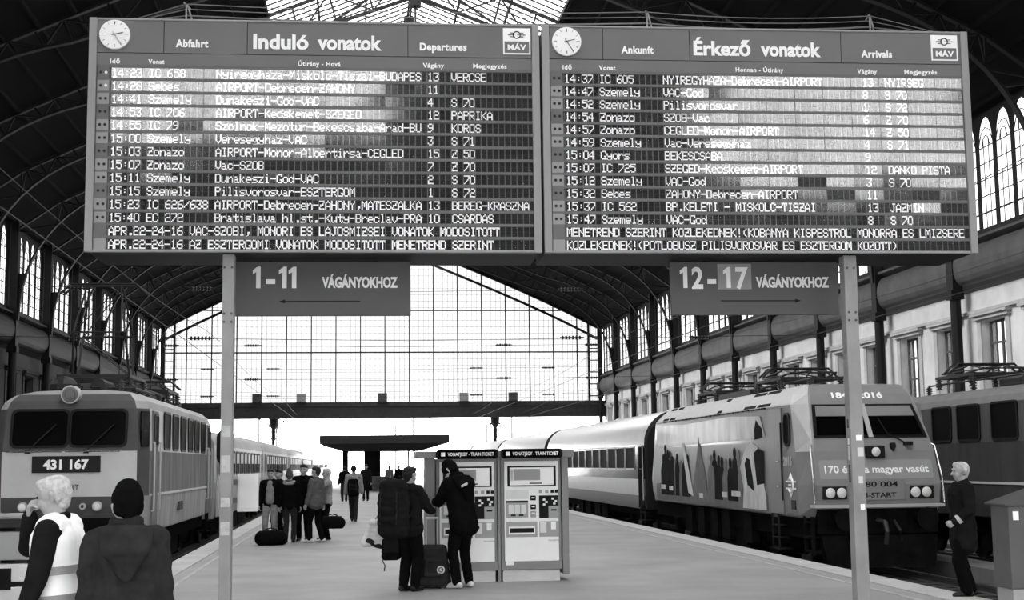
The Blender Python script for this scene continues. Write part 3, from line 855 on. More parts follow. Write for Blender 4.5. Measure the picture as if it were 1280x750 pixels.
# --- the square-nosed locomotive (also used for the dark one at the right)
def square_loco(label, cx, y0, L, num, mats, wins, d, up, full=True):
    m_lt, m_md, m_dk, m_skirt, m_roof, m_win = mats
    root = thing('locomotive', label, 'locomotive', (cx, y0, -.55)); org = (cx, y0, -.55)
    lv = [(.45, .10, 1.30, .45, 1.46), (1.22, .02, 1.32, .42, 1.5), (2.12, .0, 1.32, .42, 1.5), (2.98, .16, 1.27, .50, 1.48), (3.14, .24, 1.22, .58, 1.42), (3.28, .42, 1.10, .78, 1.26), (3.36, .75, .85, 1.15, .98), (3.41, 1.2, .4, 1.6, .5)]
    def mf(i, k):
        fr = k in (0, 4); fc = k in (1, 3, 5, 7)
        if i == 0: return 2 if fr else 3
        if i == 1: return 0 if fr else (2 if fc else 1)
        if i == 2: return 2 if fr or fc else 5
        return 2 if fr and i < 5 else 4
    b = body_loft(cx, y0, L, lv, mf).build('body', [m_lt, m_md, m_dk, m_skirt, m_roof, m_win], root, org, bevel=.03)
    for p in b.data.polygons: p.use_smooth = False
    X = cx + d * 1.5
    # belt rail, front windows, wipers, lamps
    tl = Vector((0, .16, .86)).normalized()
    for xc in (-.60, .535):
        o = Vector((cx + xc - .0, y0 + .072, 2.585))
        f = MB(); f.ring(o, (1, 0, 0), tl, rrect(1.16, .80, .13), rrect(1.06, .70, .1), -.045); fo = f.build('front_window', M_gasket, root, org)
        f = MB(); f.plate(o + Vector((0, .005, 0)), (1, 0, 0), tl, rrect(1.07, .71, .1), -.02); f.build('pane', M_glass, fo, org)
        w_ = MB(); w_.tube([(cx + xc - .22, y0 - .03, 2.12), (cx + xc + .02, y0 - .03, 2.36), (cx + xc + .32, y0 + .0, 2.66)], .014, 6); w_.box(cx + xc - .26, cx + xc - .16, y0 - .04, y0 + .03, 2.08, 2.16); w_.build('wiper', M_gasket, root, org)
        h = MB(); s = -1 if xc < 0 else 1; h.tube([(cx + xc - .62, y0 - .05, 2.12), (cx + xc + .45, y0 - .05, 2.12)], .016, 6)
        for q in (-.6, .43): h.bar((cx + xc + q, y0 - .05, 2.12), (cx + xc + q, y0 + .02, 2.12), .02)
        h.build('handrail', M_chrome, root, org)
    round_lamp(root, (cx - .04, y0 + .12, 3.26), .19, org, lens=M_md)
    for x in (-.88, .56): round_lamp(root, (cx + x, y0 - .03, 1.03), .095, org, name='marker_lamp')
    for x in (-.62, .28): round_lamp(root, (cx + x, y0 - .02, 1.03), .065, org, name='tail_lamp', lens=M_gear)
    if num:
        p = MB(); p.box(cx - .72, cx + .61, y0 - .03, y0 + .01, 1.70, 2.03); po = p.build('number_plate', M_black, root, org)
        t = MB(); lettering(t, num, cx - .50, cx + .38, 1.775, .185, y=y0 - .034, bold=.02); t.build('number', M_white, po, org)
        t = MB(); lettering(t, 'H-START', cx - .36, cx + .20, 1.36, .105, y=y0 - .005, bold=.004); t.build('lettering', M_dk, root, org)
    # side: windows, doors, rails, hatch
    for a, c in wins: side_window(root, X, d, y0 + a, y0 + c, 2.2, 2.95, org, .06)
    for a in (.78, L - 1.5):
        m = MB(); m.box(X - .02, X + d * .02, y0 + a, y0 + a + .72, .5, 2.95); dr = m.build('cab_door', m_md, root, org)
        side_window(dr, X + d * .02, d, y0 + a + .12, y0 + a + .6, 2.25, 2.85, org, .06)
        for q in (-.06, .78):
            m = MB(); m.tube([(X + d * .06, y0 + a + q, .9), (X + d * .06, y0 + a + q, 2.3)], .02, 6)
            for z in (.9, 2.3): m.bar((X, y0 + a + q, z), (X + d * .06, y0 + a + q, z), .03)
            m.build('handrail', M_gl, root, org)
        m = MB()
        for z in (.28, -.02): m.box(X - d * .3, X + d * .02, y0 + a + .1, y0 + a + .6, z, z + .03)
        for q in (.12, .58): m.box(X - d * .05, X, y0 + a + q - .02, y0 + a + q + .02, -.02, .5)
        m.build('step', M_under, root, org)
    # rubber-lined facet pane next to the cab door
    fa, fb = Vector((cx + d * 1.32, y0 + .0, 0)), Vector((cx + d * 1.5, y0 + .42, 0)); u = (fb - fa).normalized()
    o = (fa + fb) / 2 + Vector((-d * .005, .04, 2.56))
    f = MB(); f.plate(o, u if d > 0 else -u, (0, 0, 1), rrect(.3, .72, .05), .045); f.build('corner_window', M_glass, root, org)
    m = MB(); m.box(X - .02, X + d * .015, y0 + .5, y0 + L - .5, 1.2, 1.25); m.build('belt_strip', M_gl, root, org)
    m = MB()
    for q in range(4): m.box(X, X + d * .02, y0 + 5.0 + q * .22, y0 + 5.16 + q * .22, .78, .98)
    m.build('grille', M_black, root, org)
    m = MB(); m.box(cx - 1.25, cx + 1.25, y0 + .3, y0 + L - .3, .1, .5); m.box(cx - 1.2, cx + 1.2, y0 + 5.2, y0 + L - 5.2, -.3, .2); m.build('underframe', M_under, root, org)
    m = MB(); m.box(cx - 1.3, cx + 1.3, y0 - .02, y0 + .35, .3, .8); m.prism([(-1.2, -.35), (1.2, -.35), (1.25, .1), (-1.25, .1)], lambda a, b_: (cx + a, y0 - .1, b_), lambda a, b_: (cx + a, y0 + .1, b_)); m.build('buffer_beam', M_under, root, org)
    buffers(root, cx, y0, .55, org)
    m = MB(); m.tube([(cx, y0, .52), (cx, y0 - .3, .52), (cx, y0 - .42, .42), (cx, y0 - .36, .34)], .05, 8); m.build('coupling_hook', M_under, root, org)
    bogie(root, cx, y0 + 3.0, org); bogie(root, cx, y0 + L - 3.0, org)
    # roof: pantographs, insulators, busbars, ventilator
    pantograph(root, cx, y0 + 3.4, 3.78, up, org); pantograph(root, cx, y0 + L - 3.2, 3.78, .25, org)
    m = MB(); m.box(cx - .6, cx + .6, y0 + 5.4, y0 + L - 5.2, 3.38, 3.62); m.build('roof_box', M_gear, root, org, bevel=.05)
    for q in range(6):
        m = MB(); yy = y0 + 1.5 + q * (L - 3) / 5; xx = cx + d * .7
        for i in range(5): m.cyl((xx, yy, 3.3 + i * .06), (xx, yy, 3.33 + i * .06), .08, 10); m.cyl((xx, yy, 3.33 + i * .06), (xx, yy, 3.36 + i * .06), .045, 10)
        m.build('roof_insulator', M_insul, root, org)
    m = MB(); m.tube([(cx + d * .7, y0 + 1.5, 3.62), (cx + d * .7, y0 + L - 1.5, 3.62)], .025, 6); m.tube([(cx + d * .2, y0 + 1.0, 3.46), (cx + d * .9, y0 + 2.2, 3.5), (cx + d * .9, y0 + 5, 3.5)], .03, 6); m.build('busbar', M_gear, root, org)
    m = MB(); m.ball((cx - d * .5, y0 + 1.7, 3.5), .3, 14, sq=(1, 1.3, .8)); m.cyl((cx + .3, y0 + 1.2, 3.5), (cx + .3, y0 + 2.4, 3.5), .16, 14); m.build('roof_equipment', M_gear, root, org)
    return root
square_loco('square-nosed pale locomotive on the left track, plate 431 167', -5.75, 28.4, 12.6, '431 167', (M_lt, M_md, M_dk, M_skirt, M_roofl, mat('loco_upper_side', 184, .45, var=.15, scale=2, stretch=(1, 1, .3))),
            [(2.5 + i * 1.42, 3.38 + i * 1.42) for i in range(6)], 1, 2.1)
M3a = mat('dull_dark_paint', 62, .7, spec=.04, var=.18, scale=2, stretch=(1, 1, .25)); M3b = mat('dull_mid_paint', 78, .7, spec=.04, var=.16, scale=2, stretch=(1, 1, .25)); M3r = mat('dull_roof_paint', 104, .6, var=.12)
square_loco('dark dirty locomotive behind the railwayman at the right edge', 15.35, 19.6, 16.0, None, (M3b, M3a, M3a, M3a, M3r, M3b),
            [(3.2, 4.3), (4.8, 5.9), (6.4, 7.5), (8.2, 9.35), (10.0, 11.1), (11.5, 12.5)], -1, .25)

# --- the modern sloping-nosed locomotive
M_t1 = mat('tilted_nose_paint', 132, .35, coat=.2, var=.05)
M_t2 = mat('tilted_side_paint', 108, .35, coat=.2, var=.06)
M_t3 = mat('tilted_roof_paint', 178, .4, var=.05)
M_grl = mat('roof_grille', 40, .8, spec=.03)
def tilted_loco():
    cx, y0, L = 10.78, 27.9, 16.0
    root = thing('locomotive', 'modern sloping-nosed locomotive with mural side on the right track, beyond the stickered post', 'locomotive', (cx, y0, -.55)); org = (cx, y0, -.55)
    lv = [(.55, .25, 1.30, .8, 1.46), (.82, .05, 1.36, .8, 1.48), (1.25, .0, 1.38, .75, 1.48), (1.95, .18, 1.34, .85, 1.48), (2.2, .30, 1.30, .92, 1.48), (2.98, .78, 1.18, 1.15, 1.46), (3.20, .93, 1.14, 1.45, 1.30), (3.40, 1.15, 1.05, 1.9, 1.08), (3.44, 1.6, .8, 2.5, .85)]
    def mf(i, k):
        if k in (0, 4): return 0
        if i >= 5: return 2
        return 1 if k in (2, 6) else (0 if i < 3 else 2)
    b = body_loft(cx, y0, L, lv, mf).build('body', [M_t1, M_t2, M_t3], root, org, bevel=.04)
    X = cx - 1.48
    # windscreen
    n0, n1 = Vector((cx, y0 + .30, 2.2)), Vector((cx, y0 + .78, 2.98)); tl = (n1 - n0).normalized(); nn = Vector((1, 0, 0)).cross(tl)
    ws = MB(); o = n0 + nn * .0
    lo, hi = .03, .88
    ws.plate(o + nn * -.02, (1, 0, 0), tl, [(-1.24, lo), (1.24, lo), (1.12, hi), (-1.12, hi)], .04); wo = ws.build('windscreen', M_gasket, root, org)
    for s in (-1, 1):
        g = MB(); g.plate(o + nn * .018, (1, 0, 0), tl, [(s * .06, lo + .06), (s * 1.17, lo + .06), (s * 1.09, .56), (s * .06, .56)], .006); g.build('pane', M_glass, wo, org)
        g = MB(); g.plate(o + nn * .018, (1, 0, 0), tl, [(s * .06, .575), (s * 1.088, .575), (s * 1.055, hi - .05), (s * .06, hi - .05)], .006); g.build('sun_blind', M_t1, wo, org)
    p = MB(); p.plate(o + nn * .02, (1, 0, 0), tl, [(-.05, lo), (.05, lo), (.05, hi), (-.05, hi)], .02); p.build('pillar', M_gl, wo, org)
    w_ = MB(); w_.tube([o + Vector((.75, -.08, -.1)) , o + Vector((.35, -.03, .12)), o + nn * .05 + Vector((.25, 0, 0)) + tl * .5], .016, 6); w_.box(cx + .68, cx + .84, y0 + .1, y0 + .26, 2.06, 2.14); w_.build('wiper', M_gasket, root, org)
    # nose lettering, lamps
    def nose(y, z): return y0 + y
    t = MB(); lettering(t, '1846-2016', cx - .62, cx + .52, 3.10, .125, y=0, bold=.012)
    t.v = [(x, y + y0 + .80 + (z - 2.98) * .70 - .03, z) for x, y, z in t.v]; t.build('lettering', M_white, root, org)
    p = MB(); p.plate((cx, y0 + .115, 1.56), (1, 0, 0), (0, .18, .7), rrect(2.46, .40, .05), .035); pb = p.build('slogan_panel', mat('slogan_panel_grey', 150, .4, coat=.1), root, org)
    t = MB(); lettering(t, '170 éves a magyar vasút', cx - 1.12, cx + 1.14, 1.50, .15, y=0, bold=.010); t.v = [(x, y + y0 + .09 + (z - 1.56) * .257 - .022, z) for x, y, z in t.v]; t.build('slogan', M_white, pb, org)
    p = MB(); p.box(cx - .62, cx + .58, y0 - .012, y0 + .06, .93, 1.36); pb = p.build('number_panel', M_t1, root, org, bevel=.008)
    t = MB(); lettering(t, '480 004', cx - .42, cx + .42, 1.205, .11, y=y0 - .016, bold=.006); t.build('number', M_black, pb, org)
    t = MB(); lettering(t, 'H-START', cx - .36, cx + .38, .985, .10, y=y0 - .016, bold=.006); t.build('lettering', M_black, pb, org)
    for s in (-1, 1):
        p = MB(); p.box(cx + s * .68, cx + s * 1.20, y0 - .02, y0 + .1, .95, 1.22); po = p.build('headlight', M_black, root, org, bevel=.02)
        for q in (.80, 1.04):
            g = MB(); g.ball((cx + s * q, y0 - .01, 1.085), .11, 18, sq=(1, .4, 1)); g.build('lens', M_lens, po, org, smooth=True)
    p = MB(); p.box(cx - .20, cx + .20, y0 + .04, y0 + .2, 1.80, 2.06); po = p.build('upper_headlight', M_black, root, org, bevel=.02)
    g = MB(); g.ball((cx, y0 + .05, 1.93), .10, 18, sq=(1, .4, 1)); g.build('lens', M_lens, po, org, smooth=True)
    for s in (-.38, .42):
        p = MB(); p.plate((cx + s, y0 + .2, 2.02), (1, 0, 0), (0, .2, .7), [(-.05, .08), (.05, .08), (.06, 0), (.0, -.1), (-.06, 0)], .08); p.build('horn_cover', M_gasket, root, org)
    for s in (-1, 1):
        h = MB(); h.tube([(cx + s * 1.40, y0 - .06, .86), (cx + s * 1.40, y0 + .0, 1.4), (cx + s * 1.36, y0 + .22, 2.05), (cx + s * 1.30, y0 + .3, 2.1)], .022, 8); h.build('handrail', M_chrome, root, org)
    m = MB(); m.box(cx - 1.40, cx + 1.40, y0 - .08, y0 + .25, .78, .84); m.build('nose_step', M_gl, root, org)
    # cab side
    m = MB(); m.box(X - .015, X + .02, y0 + 1.75, y0 + 2.7, .60, 2.93); dr = m.build('cab_door', M_t2, root, org, bevel=.01)
    for z in (1.2, 1.75):
        m = MB(); m.tube([(X - .05, y0 + 1.9, z), (X - .05, y0 + 2.15, z)], .014, 6); m.build('handle', M_chrome, dr, org)
    m = MB(); m.tube([(X - .05, y0 + 1.7, .9), (X - .05, y0 + 1.7, 2.6)], .02, 6); m.build('door_rail', M_gasket, root, org)
    side_window(root, X, -1, y0 + 1.22, y0 + 1.56, 2.12, 2.76, org, .12)
    t = MB(); vs, fs = text_mesh('2016', .24, .012)
    wd = max(v[0] for v in vs); t.add([(X - .014 + v[1], y0 + 1.70 - v[0] / wd * .62, 1.66 + v[2] * 1.1) for v in vs], fs); t.build('year_lettering', M_t3, root, org)
    e = MB(); cy_, cz_ = y0 + 1.22, 1.24
    e.tube([(X - .012, cy_ - .17 * math.cos(a), cz_ + .15 * math.sin(a)) for a in [math.radians(-140 + i * 20) for i in range(15)]], .028, 6)
    for q in (-.075, 0, .075): e.bar((X - .012, cy_ - .02, cz_ + q), (X - .012, cy_ + (.34 if q else .16), cz_ + q), .01, .036)
    for q in (-.075, .075): e.bar((X - .012, cy_ - .14, cz_ + q), (X - .012, cy_ - .34, cz_ + q), .01, .036)
    for q in (-1, 1): e.plate((X - .005, cy_, cz_ + q * .2), (0, -1, 0), (0, 0, 1), [(-.1, -.03 * q), (.1, -.03 * q), (.0, .07 * q)] if q > 0 else [(.1, .03), (-.1, .03), (0, -.07)], .012)
    e.build('railway_emblem', M_white, root, org)
    for a, z, w_, h_ in ((2.25, .42, .3, .16), (.95, .62, .28, .2)):
        m = MB(); m.box(X - .012, X + .03, y0 + a, y0 + a + w_, z + .1, z + .1 + h_); m.build('foot_recess', M_black, root, org)
    m = MB()
    for z in (.32, .05, -.2): m.box(X - .03, X + .3, y0 + 2.2, y0 + 2.65, z, z + .03)
    for q in (2.2, 2.65): m.box(X - .02, X + .02, y0 + q - .02, y0 + q + .02, -.2, .6)
    m.build('step', M_grl, root, org)
    m = MB()
    for z in (.45, .15, -.15): m.box(X + .05, X + .45, y0 + .15, y0 + .6, z, z + .04)
    for q in (.15, .6): m.box(X + .05, X + .12, y0 + q - .03, y0 + q + .03, -.2, .6)
    m.build('corner_step', M_under, root, org)
    # roof side panels with grilles
    def slope(a, c, f0, f1, mt, nm, lift=.012):
        p0, p1 = Vector((cx - 1.45, 0, 2.98)), Vector((cx - 1.08, 0, 3.39)); u = (p1 - p0); n_ = Vector((-u.z, 0, u.x)).normalized()
        q = [p0 + u * f0, p0 + u * f1]
        m = MB(); vs = []
        for k in (0, lift):
            for p, yy in ((q[0], a), (q[0], c), (q[1], c), (q[1], a)): vs.append((p.x + n_.x * k, y0 + yy, p.z + n_.z * k))
        m.add(vs, [(0, 1, 2, 3), (7, 6, 5, 4), (0, 4, 5, 1), (1, 5, 6, 2), (2, 6, 7, 3), (3, 7, 4, 0)]); m.build(nm, mt, root, org)
    for a, c in ((2.75, 3.75), (3.9, 4.9), (7.0, 7.45), (12.3, 13.0), (13.2, 13.9)): slope(a, c, .05, .95, M_grl, 'roof_grille', .02)
    for a, c in ((5.1, 6.9), (7.6, 9.4), (9.55, 12.1)): slope(a, c, .08, .92, M_t3, 'roof_panel', .016)
    m = MB()
    for i in range(24): m.box(X - .01, X + .05, y0 + 3.0 + i * .45, y0 + 3.3 + i * .45, 2.955, 2.985)
    m.build('rain_strip', M_black, root, org)
    # mural on the side: crowd, pale train front, painted sheen along the top
    def mural(nm, pts, mt, k=.006):
        m = MB(); m.plate((X - k, y0, 0), (0, -1, 0), (0, 0, 1), [(-a, z) for a, z in pts], .005); m.build(nm, mt, root, org)
    M_mu1 = mat('mural_dark', 34, .8, spec=.03, var=.35, scale=2.5); M_mu2 = mat('mural_pale', 200, .6, spec=.06, var=.2, scale=3, stretch=(1, 1, .4)); M_mu3 = mat('mural_mid', 112, .7, spec=.04, var=.2, scale=3)
    mural('painted_sheen_band', [(3.0, 2.3), (14.6, 2.2), (14.6, 2.9), (11, 2.82), (6, 2.88), (3.4, 2.8)], mat('painted_sheen', 168, .4, coat=.08, var=.3, scale=1.6, stretch=(1, 1, .5)))  # bright reflection on the upper side, put into the colour as a pale band
    mural('mural_ground', [(3.0, .62), (14.8, .62), (14.8, 1.1), (12, 1.25), (9, 1.05), (6, 1.2), (3.0, 1.0)], M_mu3, .005)
    rnd = random.Random(11)
    for a0, a1 in ((5.3, 8.3), (10.6, 14.2)):
        a = a0
        while a < a1:
            hgt = 1.65 + rnd.random() * .5; wd = .24 + rnd.random() * .1
            mural('mural_figure', [(a - wd, .78), (a + wd, .78), (a + wd * 1.05, hgt - .35), (a + wd * .7, hgt - .16), (a + .1, hgt - .1)] + [(a + .125 * math.sin(t_), hgt + .02 - .14 * math.cos(t_)) for t_ in [.6 + i * .5 for i in range(11)]] + [(a - .1, hgt - .1), (a - wd * .7, hgt - .16), (a - wd * 1.05, hgt - .35)], M_mu1 if rnd.random() < .75 else M_mu3, .007 + rnd.random() * .003)
            a += .27 + rnd.random() * .2
    mural('mural_monument', [(8.4, .7), (10.2, .7), (9.9, 1.3), (9.5, 1.9), (9.25, 2.45), (9.0, 1.9), (8.6, 1.4)], M_mu3, .010)
    mural('mural_sail', [(10.0, .8), (10.6, .9), (11.3, 2.3), (11.0, 2.3)], M_mu2, .011)
    mural('mural_train', [(3.05, .64), (5.0, .64), (4.9, 1.1), (5.15, 1.62), (5.0, 1.78), (4.6, 2.12), (4.1, 2.2), (3.65, 2.1), (3.1, 1.0)], M_mu2, .013)
    mural('mural_train_window', [(4.0, 1.05), (4.55, 1.2), (4.75, 1.7), (4.55, 1.85), (4.3, 1.8), (4.1, 1.4)], M_mu1, .016)
    mural('mural_train_screen', [(3.15, 1.25), (3.75, 1.2), (3.95, 1.95), (3.6, 2.05), (3.15, 1.98)], M_mu1, .016)
    mural('mural_badge', [(3.2, 2.3), (3.85, 2.26), (3.85, 2.5), (3.7, 2.72), (3.5, 2.62), (3.2, 2.5)], M_mu1, .012)
    for a, z, w_ in ((6.4, .86, .5), (5.2, .9, .8), (8.9, .78, .4), (12.5, .92, .5), (13.5, .95, .6)):
        mural('mural_plate', [(a, z), (a + w_, z), (a + w_, z + .13), (a, z + .13)], M_mu2, .017)
    # underneath
    m = MB(); m.box(cx - 1.3, cx + 1.3, y0 + .4, y0 + L - .4, .12, .6); m.box(cx - 1.25, cx + 1.25, y0 + 5.6, y0 + L - 5.6, -.4, .2)
    for q in (5.0, 7.0, 8.2, 9.6, 11.0): m.box(cx - 1.4, cx - 1.2, y0 + q - .35, y0 + q + .35, -.2, .52)
    m.build('underframe', M_under, root, org)
    m = MB(); m.box(cx - 1.3, cx + 1.3, y0 + .1, y0 + .5, .25, .8); m.prism([(-1.15, -.45), (1.15, -.45), (1.25, .2), (-1.25, .2)], lambda a, b_: (cx + a, y0 + .02 - .1 * (b_ < 0), b_), lambda a, b_: (cx + a, y0 + .25, b_)); m.build('snow_plough', M_under, root, org)
    buffers(root, cx, y0 + .1, .55, org)
    m = MB(); m.tube([(cx, y0 + .1, .5), (cx, y0 - .3, .48), (cx, y0 - .4, .3), (cx, y0 - .3, .05)], .05, 8); m.tube([(cx + .35, y0 + .1, .5), (cx + .38, y0 - .15, .3), (cx + .45, y0, .1)], .03, 6); m.tube([(cx - .35, y0 + .1, .5), (cx - .38, y0 - .15, .3), (cx - .45, y0, .1)], .03, 6); m.build('coupling', M_wheel, root, org)
    bogie(root, cx, y0 + 3.6, org, wr=.55); bogie(root, cx, y0 + L - 3.6, org, wr=.55)
    pantograph(root, cx, y0 + 5.0, 3.72, .25, org); pantograph(root, cx, y0 + L - 5.0, 3.72, .25, org)
    m = MB(); m.box(cx - .8, cx + .8, y0 + 6.5, y0 + 9.5, 3.42, 3.6); m.tube([(cx - .5, y0 + 2.5, 3.62), (cx - .5, y0 + L - 2.5, 3.62)], .03, 6); m.build('roof_equipment', M_gear, root, org)
    for q in range(6):
        m = MB(); yy = y0 + 2.6 + q * 2.1
        for i in range(4): m.cyl((cx - .5, yy, 3.4 + i * .055), (cx - .5, yy, 3.43 + i * .055), .08, 10); m.cyl((cx - .5, yy, 3.43 + i * .055), (cx - .5, yy, 3.455 + i * .055), .045, 10)
        m.build('roof_insulator', M_insul, root, org)
tilted_loco()

# --- coaches
def coach(label, cx, hw, y0, L, d, zs, mts, zt, wins, wz, band=None, doors=True, group=None, dark_end=False):
    """zs: heights of the side bands from the sill up to the cant rail, mts: their paints, last one is the roof"""
    root = thing('railway_coach', label, 'railway coach', (cx, y0, -.55), 0, group); org = (cx, y0, -.55)
    zc = zs[-1]
    prof = [(hw - (.06 if i == 0 else 0), z) for i, z in enumerate(zs)]
    nr = 9
    arcp = [(hw * math.cos(t_) ** .8 if t_ < PI / 2 - .01 else 0, zc + (zt - zc) * math.sin(t_)) for t_ in [PI / 2 * (i + 1) / nr for i in range(nr)]]
    half = prof + arcp
    sec = half + [(-x, z) for x, z in half[::-1][1:]]
    rings = [[(cx + x * k, y, zc + (z - zc) * (1 if z < zc else k2)) for x, z in sec] for y, k, k2 in ((y0, .97, .86), (y0 + .32, 1, 1), (y0 + L - .32, 1, 1), (y0 + L, .97, .86))]
    nb = len(zs) - 1; n = len(sec)
    def mf(i, k):
        if dark_end and i != 1: return nb + 1
        if k < nb: return k
        if k >= n - 1 - nb and k < n - 1: return n - 2 - k
        return nb if k < n - 1 else 0
    b = MB().loft(rings, mats=mf).build('body', mts, root, org, smooth=True, angle=30)
    X = cx + d * hw
    for a, c in wins:
        f = side_window(root, X, d, y0 + a, y0 + c, wz[0], wz[1], org, .05, name='window', fm=band or M_gasket)
        if band is None:
            m = MB(); u = (0, 1, 0) if d > 0 else (0, -1, 0); m.plate((X - d * .01, y0 + (a + c) / 2, wz[0] + (wz[1] - wz[0]) * .72), u, (0, 0, 1), rrect(c - a - .02, (wz[1] - wz[0]) * .5, .03), .026); m.build('pale_upper_plate', M_gl, f, org)  # paler plate over the upper part of the pane
    if doors:
        for a in (.35, L - 1.2):
            m = MB(); m.box(X - .03, X + d * .012, y0 + a, y0 + a + .85, zs[0] + .05, zc - .08); dr = m.build('door', mts[0] if band is None else M_under, root, org)
            side_window(dr, X + d * .012, d, y0 + a + .2, y0 + a + .65, wz[0], wz[1], org, .05)
            m = MB(); m.tube([(X + d * .06, y0 + a - .06, zs[0] + .3), (X + d * .06, y0 + a - .06, wz[1])], .018, 6); m.build('handrail', M_gl, root, org)
            m = MB()
            for z in (.1, -.15): m.box(X - d * .3, X + d * .03, y0 + a + .1, y0 + a + .75, z, z + .03)
            for q in (.1, .75): m.box(X - d * .05, X, y0 + a + q - .02, y0 + a + q + .02, -.15, zs[0] + .1)
            m.build('step', M_grl if d < 0 else M_under, root, org)
    m = MB(); m.box(cx - hw + .25, cx + hw - .25, y0 + .3, y0 + L - .3, -.05, zs[0] + .1)
    for q in (.36, .43, .52, .60): m.box(cx - hw + .15, cx + hw - .15, y0 + L * q - .6, y0 + L * q + .6, -.35, zs[0])
    m.build('underframe', M_under, root, org)
    bogie(root, cx, y0 + 3.0, org); bogie(root, cx, y0 + L - 3.0, org)
    for yy in (y0, y0 + L):
        s = -1 if yy == y0 else 1
        m = MB(); m.box(cx - .75, cx + .75, min(yy, yy + s * .35), max(yy, yy + s * .35), zs[0] + .3, zc + .15); m.build('gangway_bellows', M_gasket, root, org)
    for q in range(5):
        m = MB(); m.ball((cx, y0 + 2.5 + q * (L - 5) / 4, zt), .16, 10, sq=(1, 1, .5)); m.build('roof_ventilator', mts[nb], root, org, smooth=True)
    return root
M_c1 = mat('coach_lower_grey', 150, .45, var=.1, scale=1.5); M_c2 = mat('coach_window_band', 186, .45, var=.08, scale=1.5); M_c3 = mat('coach_roof_grey', 150, .5, var=.12, scale=.8)
ords = ['first', 'second', 'third', 'fourth', 'fifth', 'sixth', 'seventh']
y = 41.9
for i in range(7):
    L = 20.6
    coach('grey coach on the left track, %s behind the square-nosed locomotive' % ords[i], -5.68, 1.42, y, L, 1, [.24, 1.3, 1.42, 2.42], [M_c1, M_gl, M_c2, M_c3], 3.02 + (.06 if i % 2 else 0),
          [(2.0 + q * 1.68, 3.15 + q * 1.68) for q in range(10)], (1.55, 2.26), None)
    y += L + .55
M_s1 = mat('silver_lower_grey', 132, .4, var=.06); M_s2 = mat('silver_white_band', 212, .35, var=.04); M_s3 = mat('silver_dark_band', 66, .22, coat=.5); M_s4 = mat('silver_roof', 214, .32, metal=.35, var=.05)
y = 44.4
for i in range(5):
    L = 24.2
    coach('silver-roofed coach on the right track, %s behind the modern locomotive' % ords[i], 10.76, 1.43, y, L, -1, [.22, .66, 1.2, 2.34], [M_s1, M_s2, M_s3, M_s4, M_grl], 3.5,
          [(1.9 + q * 1.72, 3.4 + q * 1.72) for q in range(12)], (1.56, 2.26), M_s3, dark_end=True)
    y += L + .5
# ---------------------------------------------------------------- people
M_skin = mat('skin', 158, .5, var=.06, scale=12)
M_eye = mat('eye_dark', 25, .2)
M_lip = mat('lip', 120, .5)
def cloth(name, g, var=.22, scale=9, rough=.85): return mat(name, g * .8, 1.0, spec=.03, var=var, scale=scale, bump=.25)
C_black = cloth('black_cloth', 18); C_char = cloth('charcoal_cloth', 34); C_dgrey = cloth('dark_grey_cloth', 54); C_mid = cloth('mid_grey_cloth', 104); C_lt = cloth('light_grey_cloth', 168); C_jean = cloth('jeans_grey', 74); C_white = cloth('white_cloth', 228, var=.06); C_vest = mat('reflective_vest_cloth', 240, .6, var=.05, scale=6, bump=.2); C_stripe = mat('reflective_stripe', 138, .4)
H_white = mat('white_hair', 178, .7, var=.3, scale=30, bump=.15); H_dark = mat('dark_hair', 26, .6, var=.4, scale=30, bump=.5); H_mid = mat('brown_hair', 70, .6, var=.35, scale=30, bump=.5); H_fair = mat('fair_hair', 176, .6, var=.25, scale=30, bump=.5)
F_fur = mat('fur_trim', 150, .95, var=.4, scale=40, bump=1.0)
S_light = mat('pale_shoe', 206, .5); S_dark = mat('dark_shoe', 22, .35)
from mathutils import noise
def remeshed(mb, name, m, parent, vox, smooth=3, org=(0, 0, 0), fold=0.0):
    o = mb.build('tmp_shape', m, None)
    r = o.modifiers.new('r', 'REMESH'); r.mode = 'VOXEL'; r.voxel_size = vox; r.use_smooth_shade = True
    s_ = o.modifiers.new('s', 'SMOOTH'); s_.factor = .5; s_.iterations = smooth
    dg = bpy.context.evaluated_depsgraph_get(); dg.update()
    me = bpy.data.meshes.new_from_object(o.evaluated_get(dg)); me.name = name
    bpy.data.objects.remove(o)
    if fold:
        sd = Vector((random.random() * 50, random.random() * 50, 0))
        nr = [v.normal.copy() for v in me.vertices]
        for v, n_ in zip(me.vertices, nr):
            c = v.co
            a = noise.noise(Vector((c.x * 9, c.y * 9, c.z * 4)) + sd); b = 1 - abs(noise.noise(Vector((c.x * 7 + c.z * 5, c.y * 7, c.z * 9 - c.x * 4)) + sd)) * 2.2
            v.co = c + n_ * (fold * (a + .7 * b))
    for p in me.polygons: p.use_smooth = True
    q = bpy.data.objects.new(name, me); COL.objects.link(q)
    if parent is not None: q.parent = parent
    return q
def ik(a, c, l1, l2, hint):
    a, c, hint = Vector(a), Vector(c), Vector(hint); d = c - a; L = min(d.length, (l1 + l2) * .999)
    u = d.normalized(); c = a + u * L
    x = (l1 * l1 - l2 * l2 + L * L) / (2 * L); hh = math.sqrt(max(0, l1 * l1 - x * x))
    n = hint - u * hint.dot(u); n.normalize()
    return a + u * x + n * hh, c
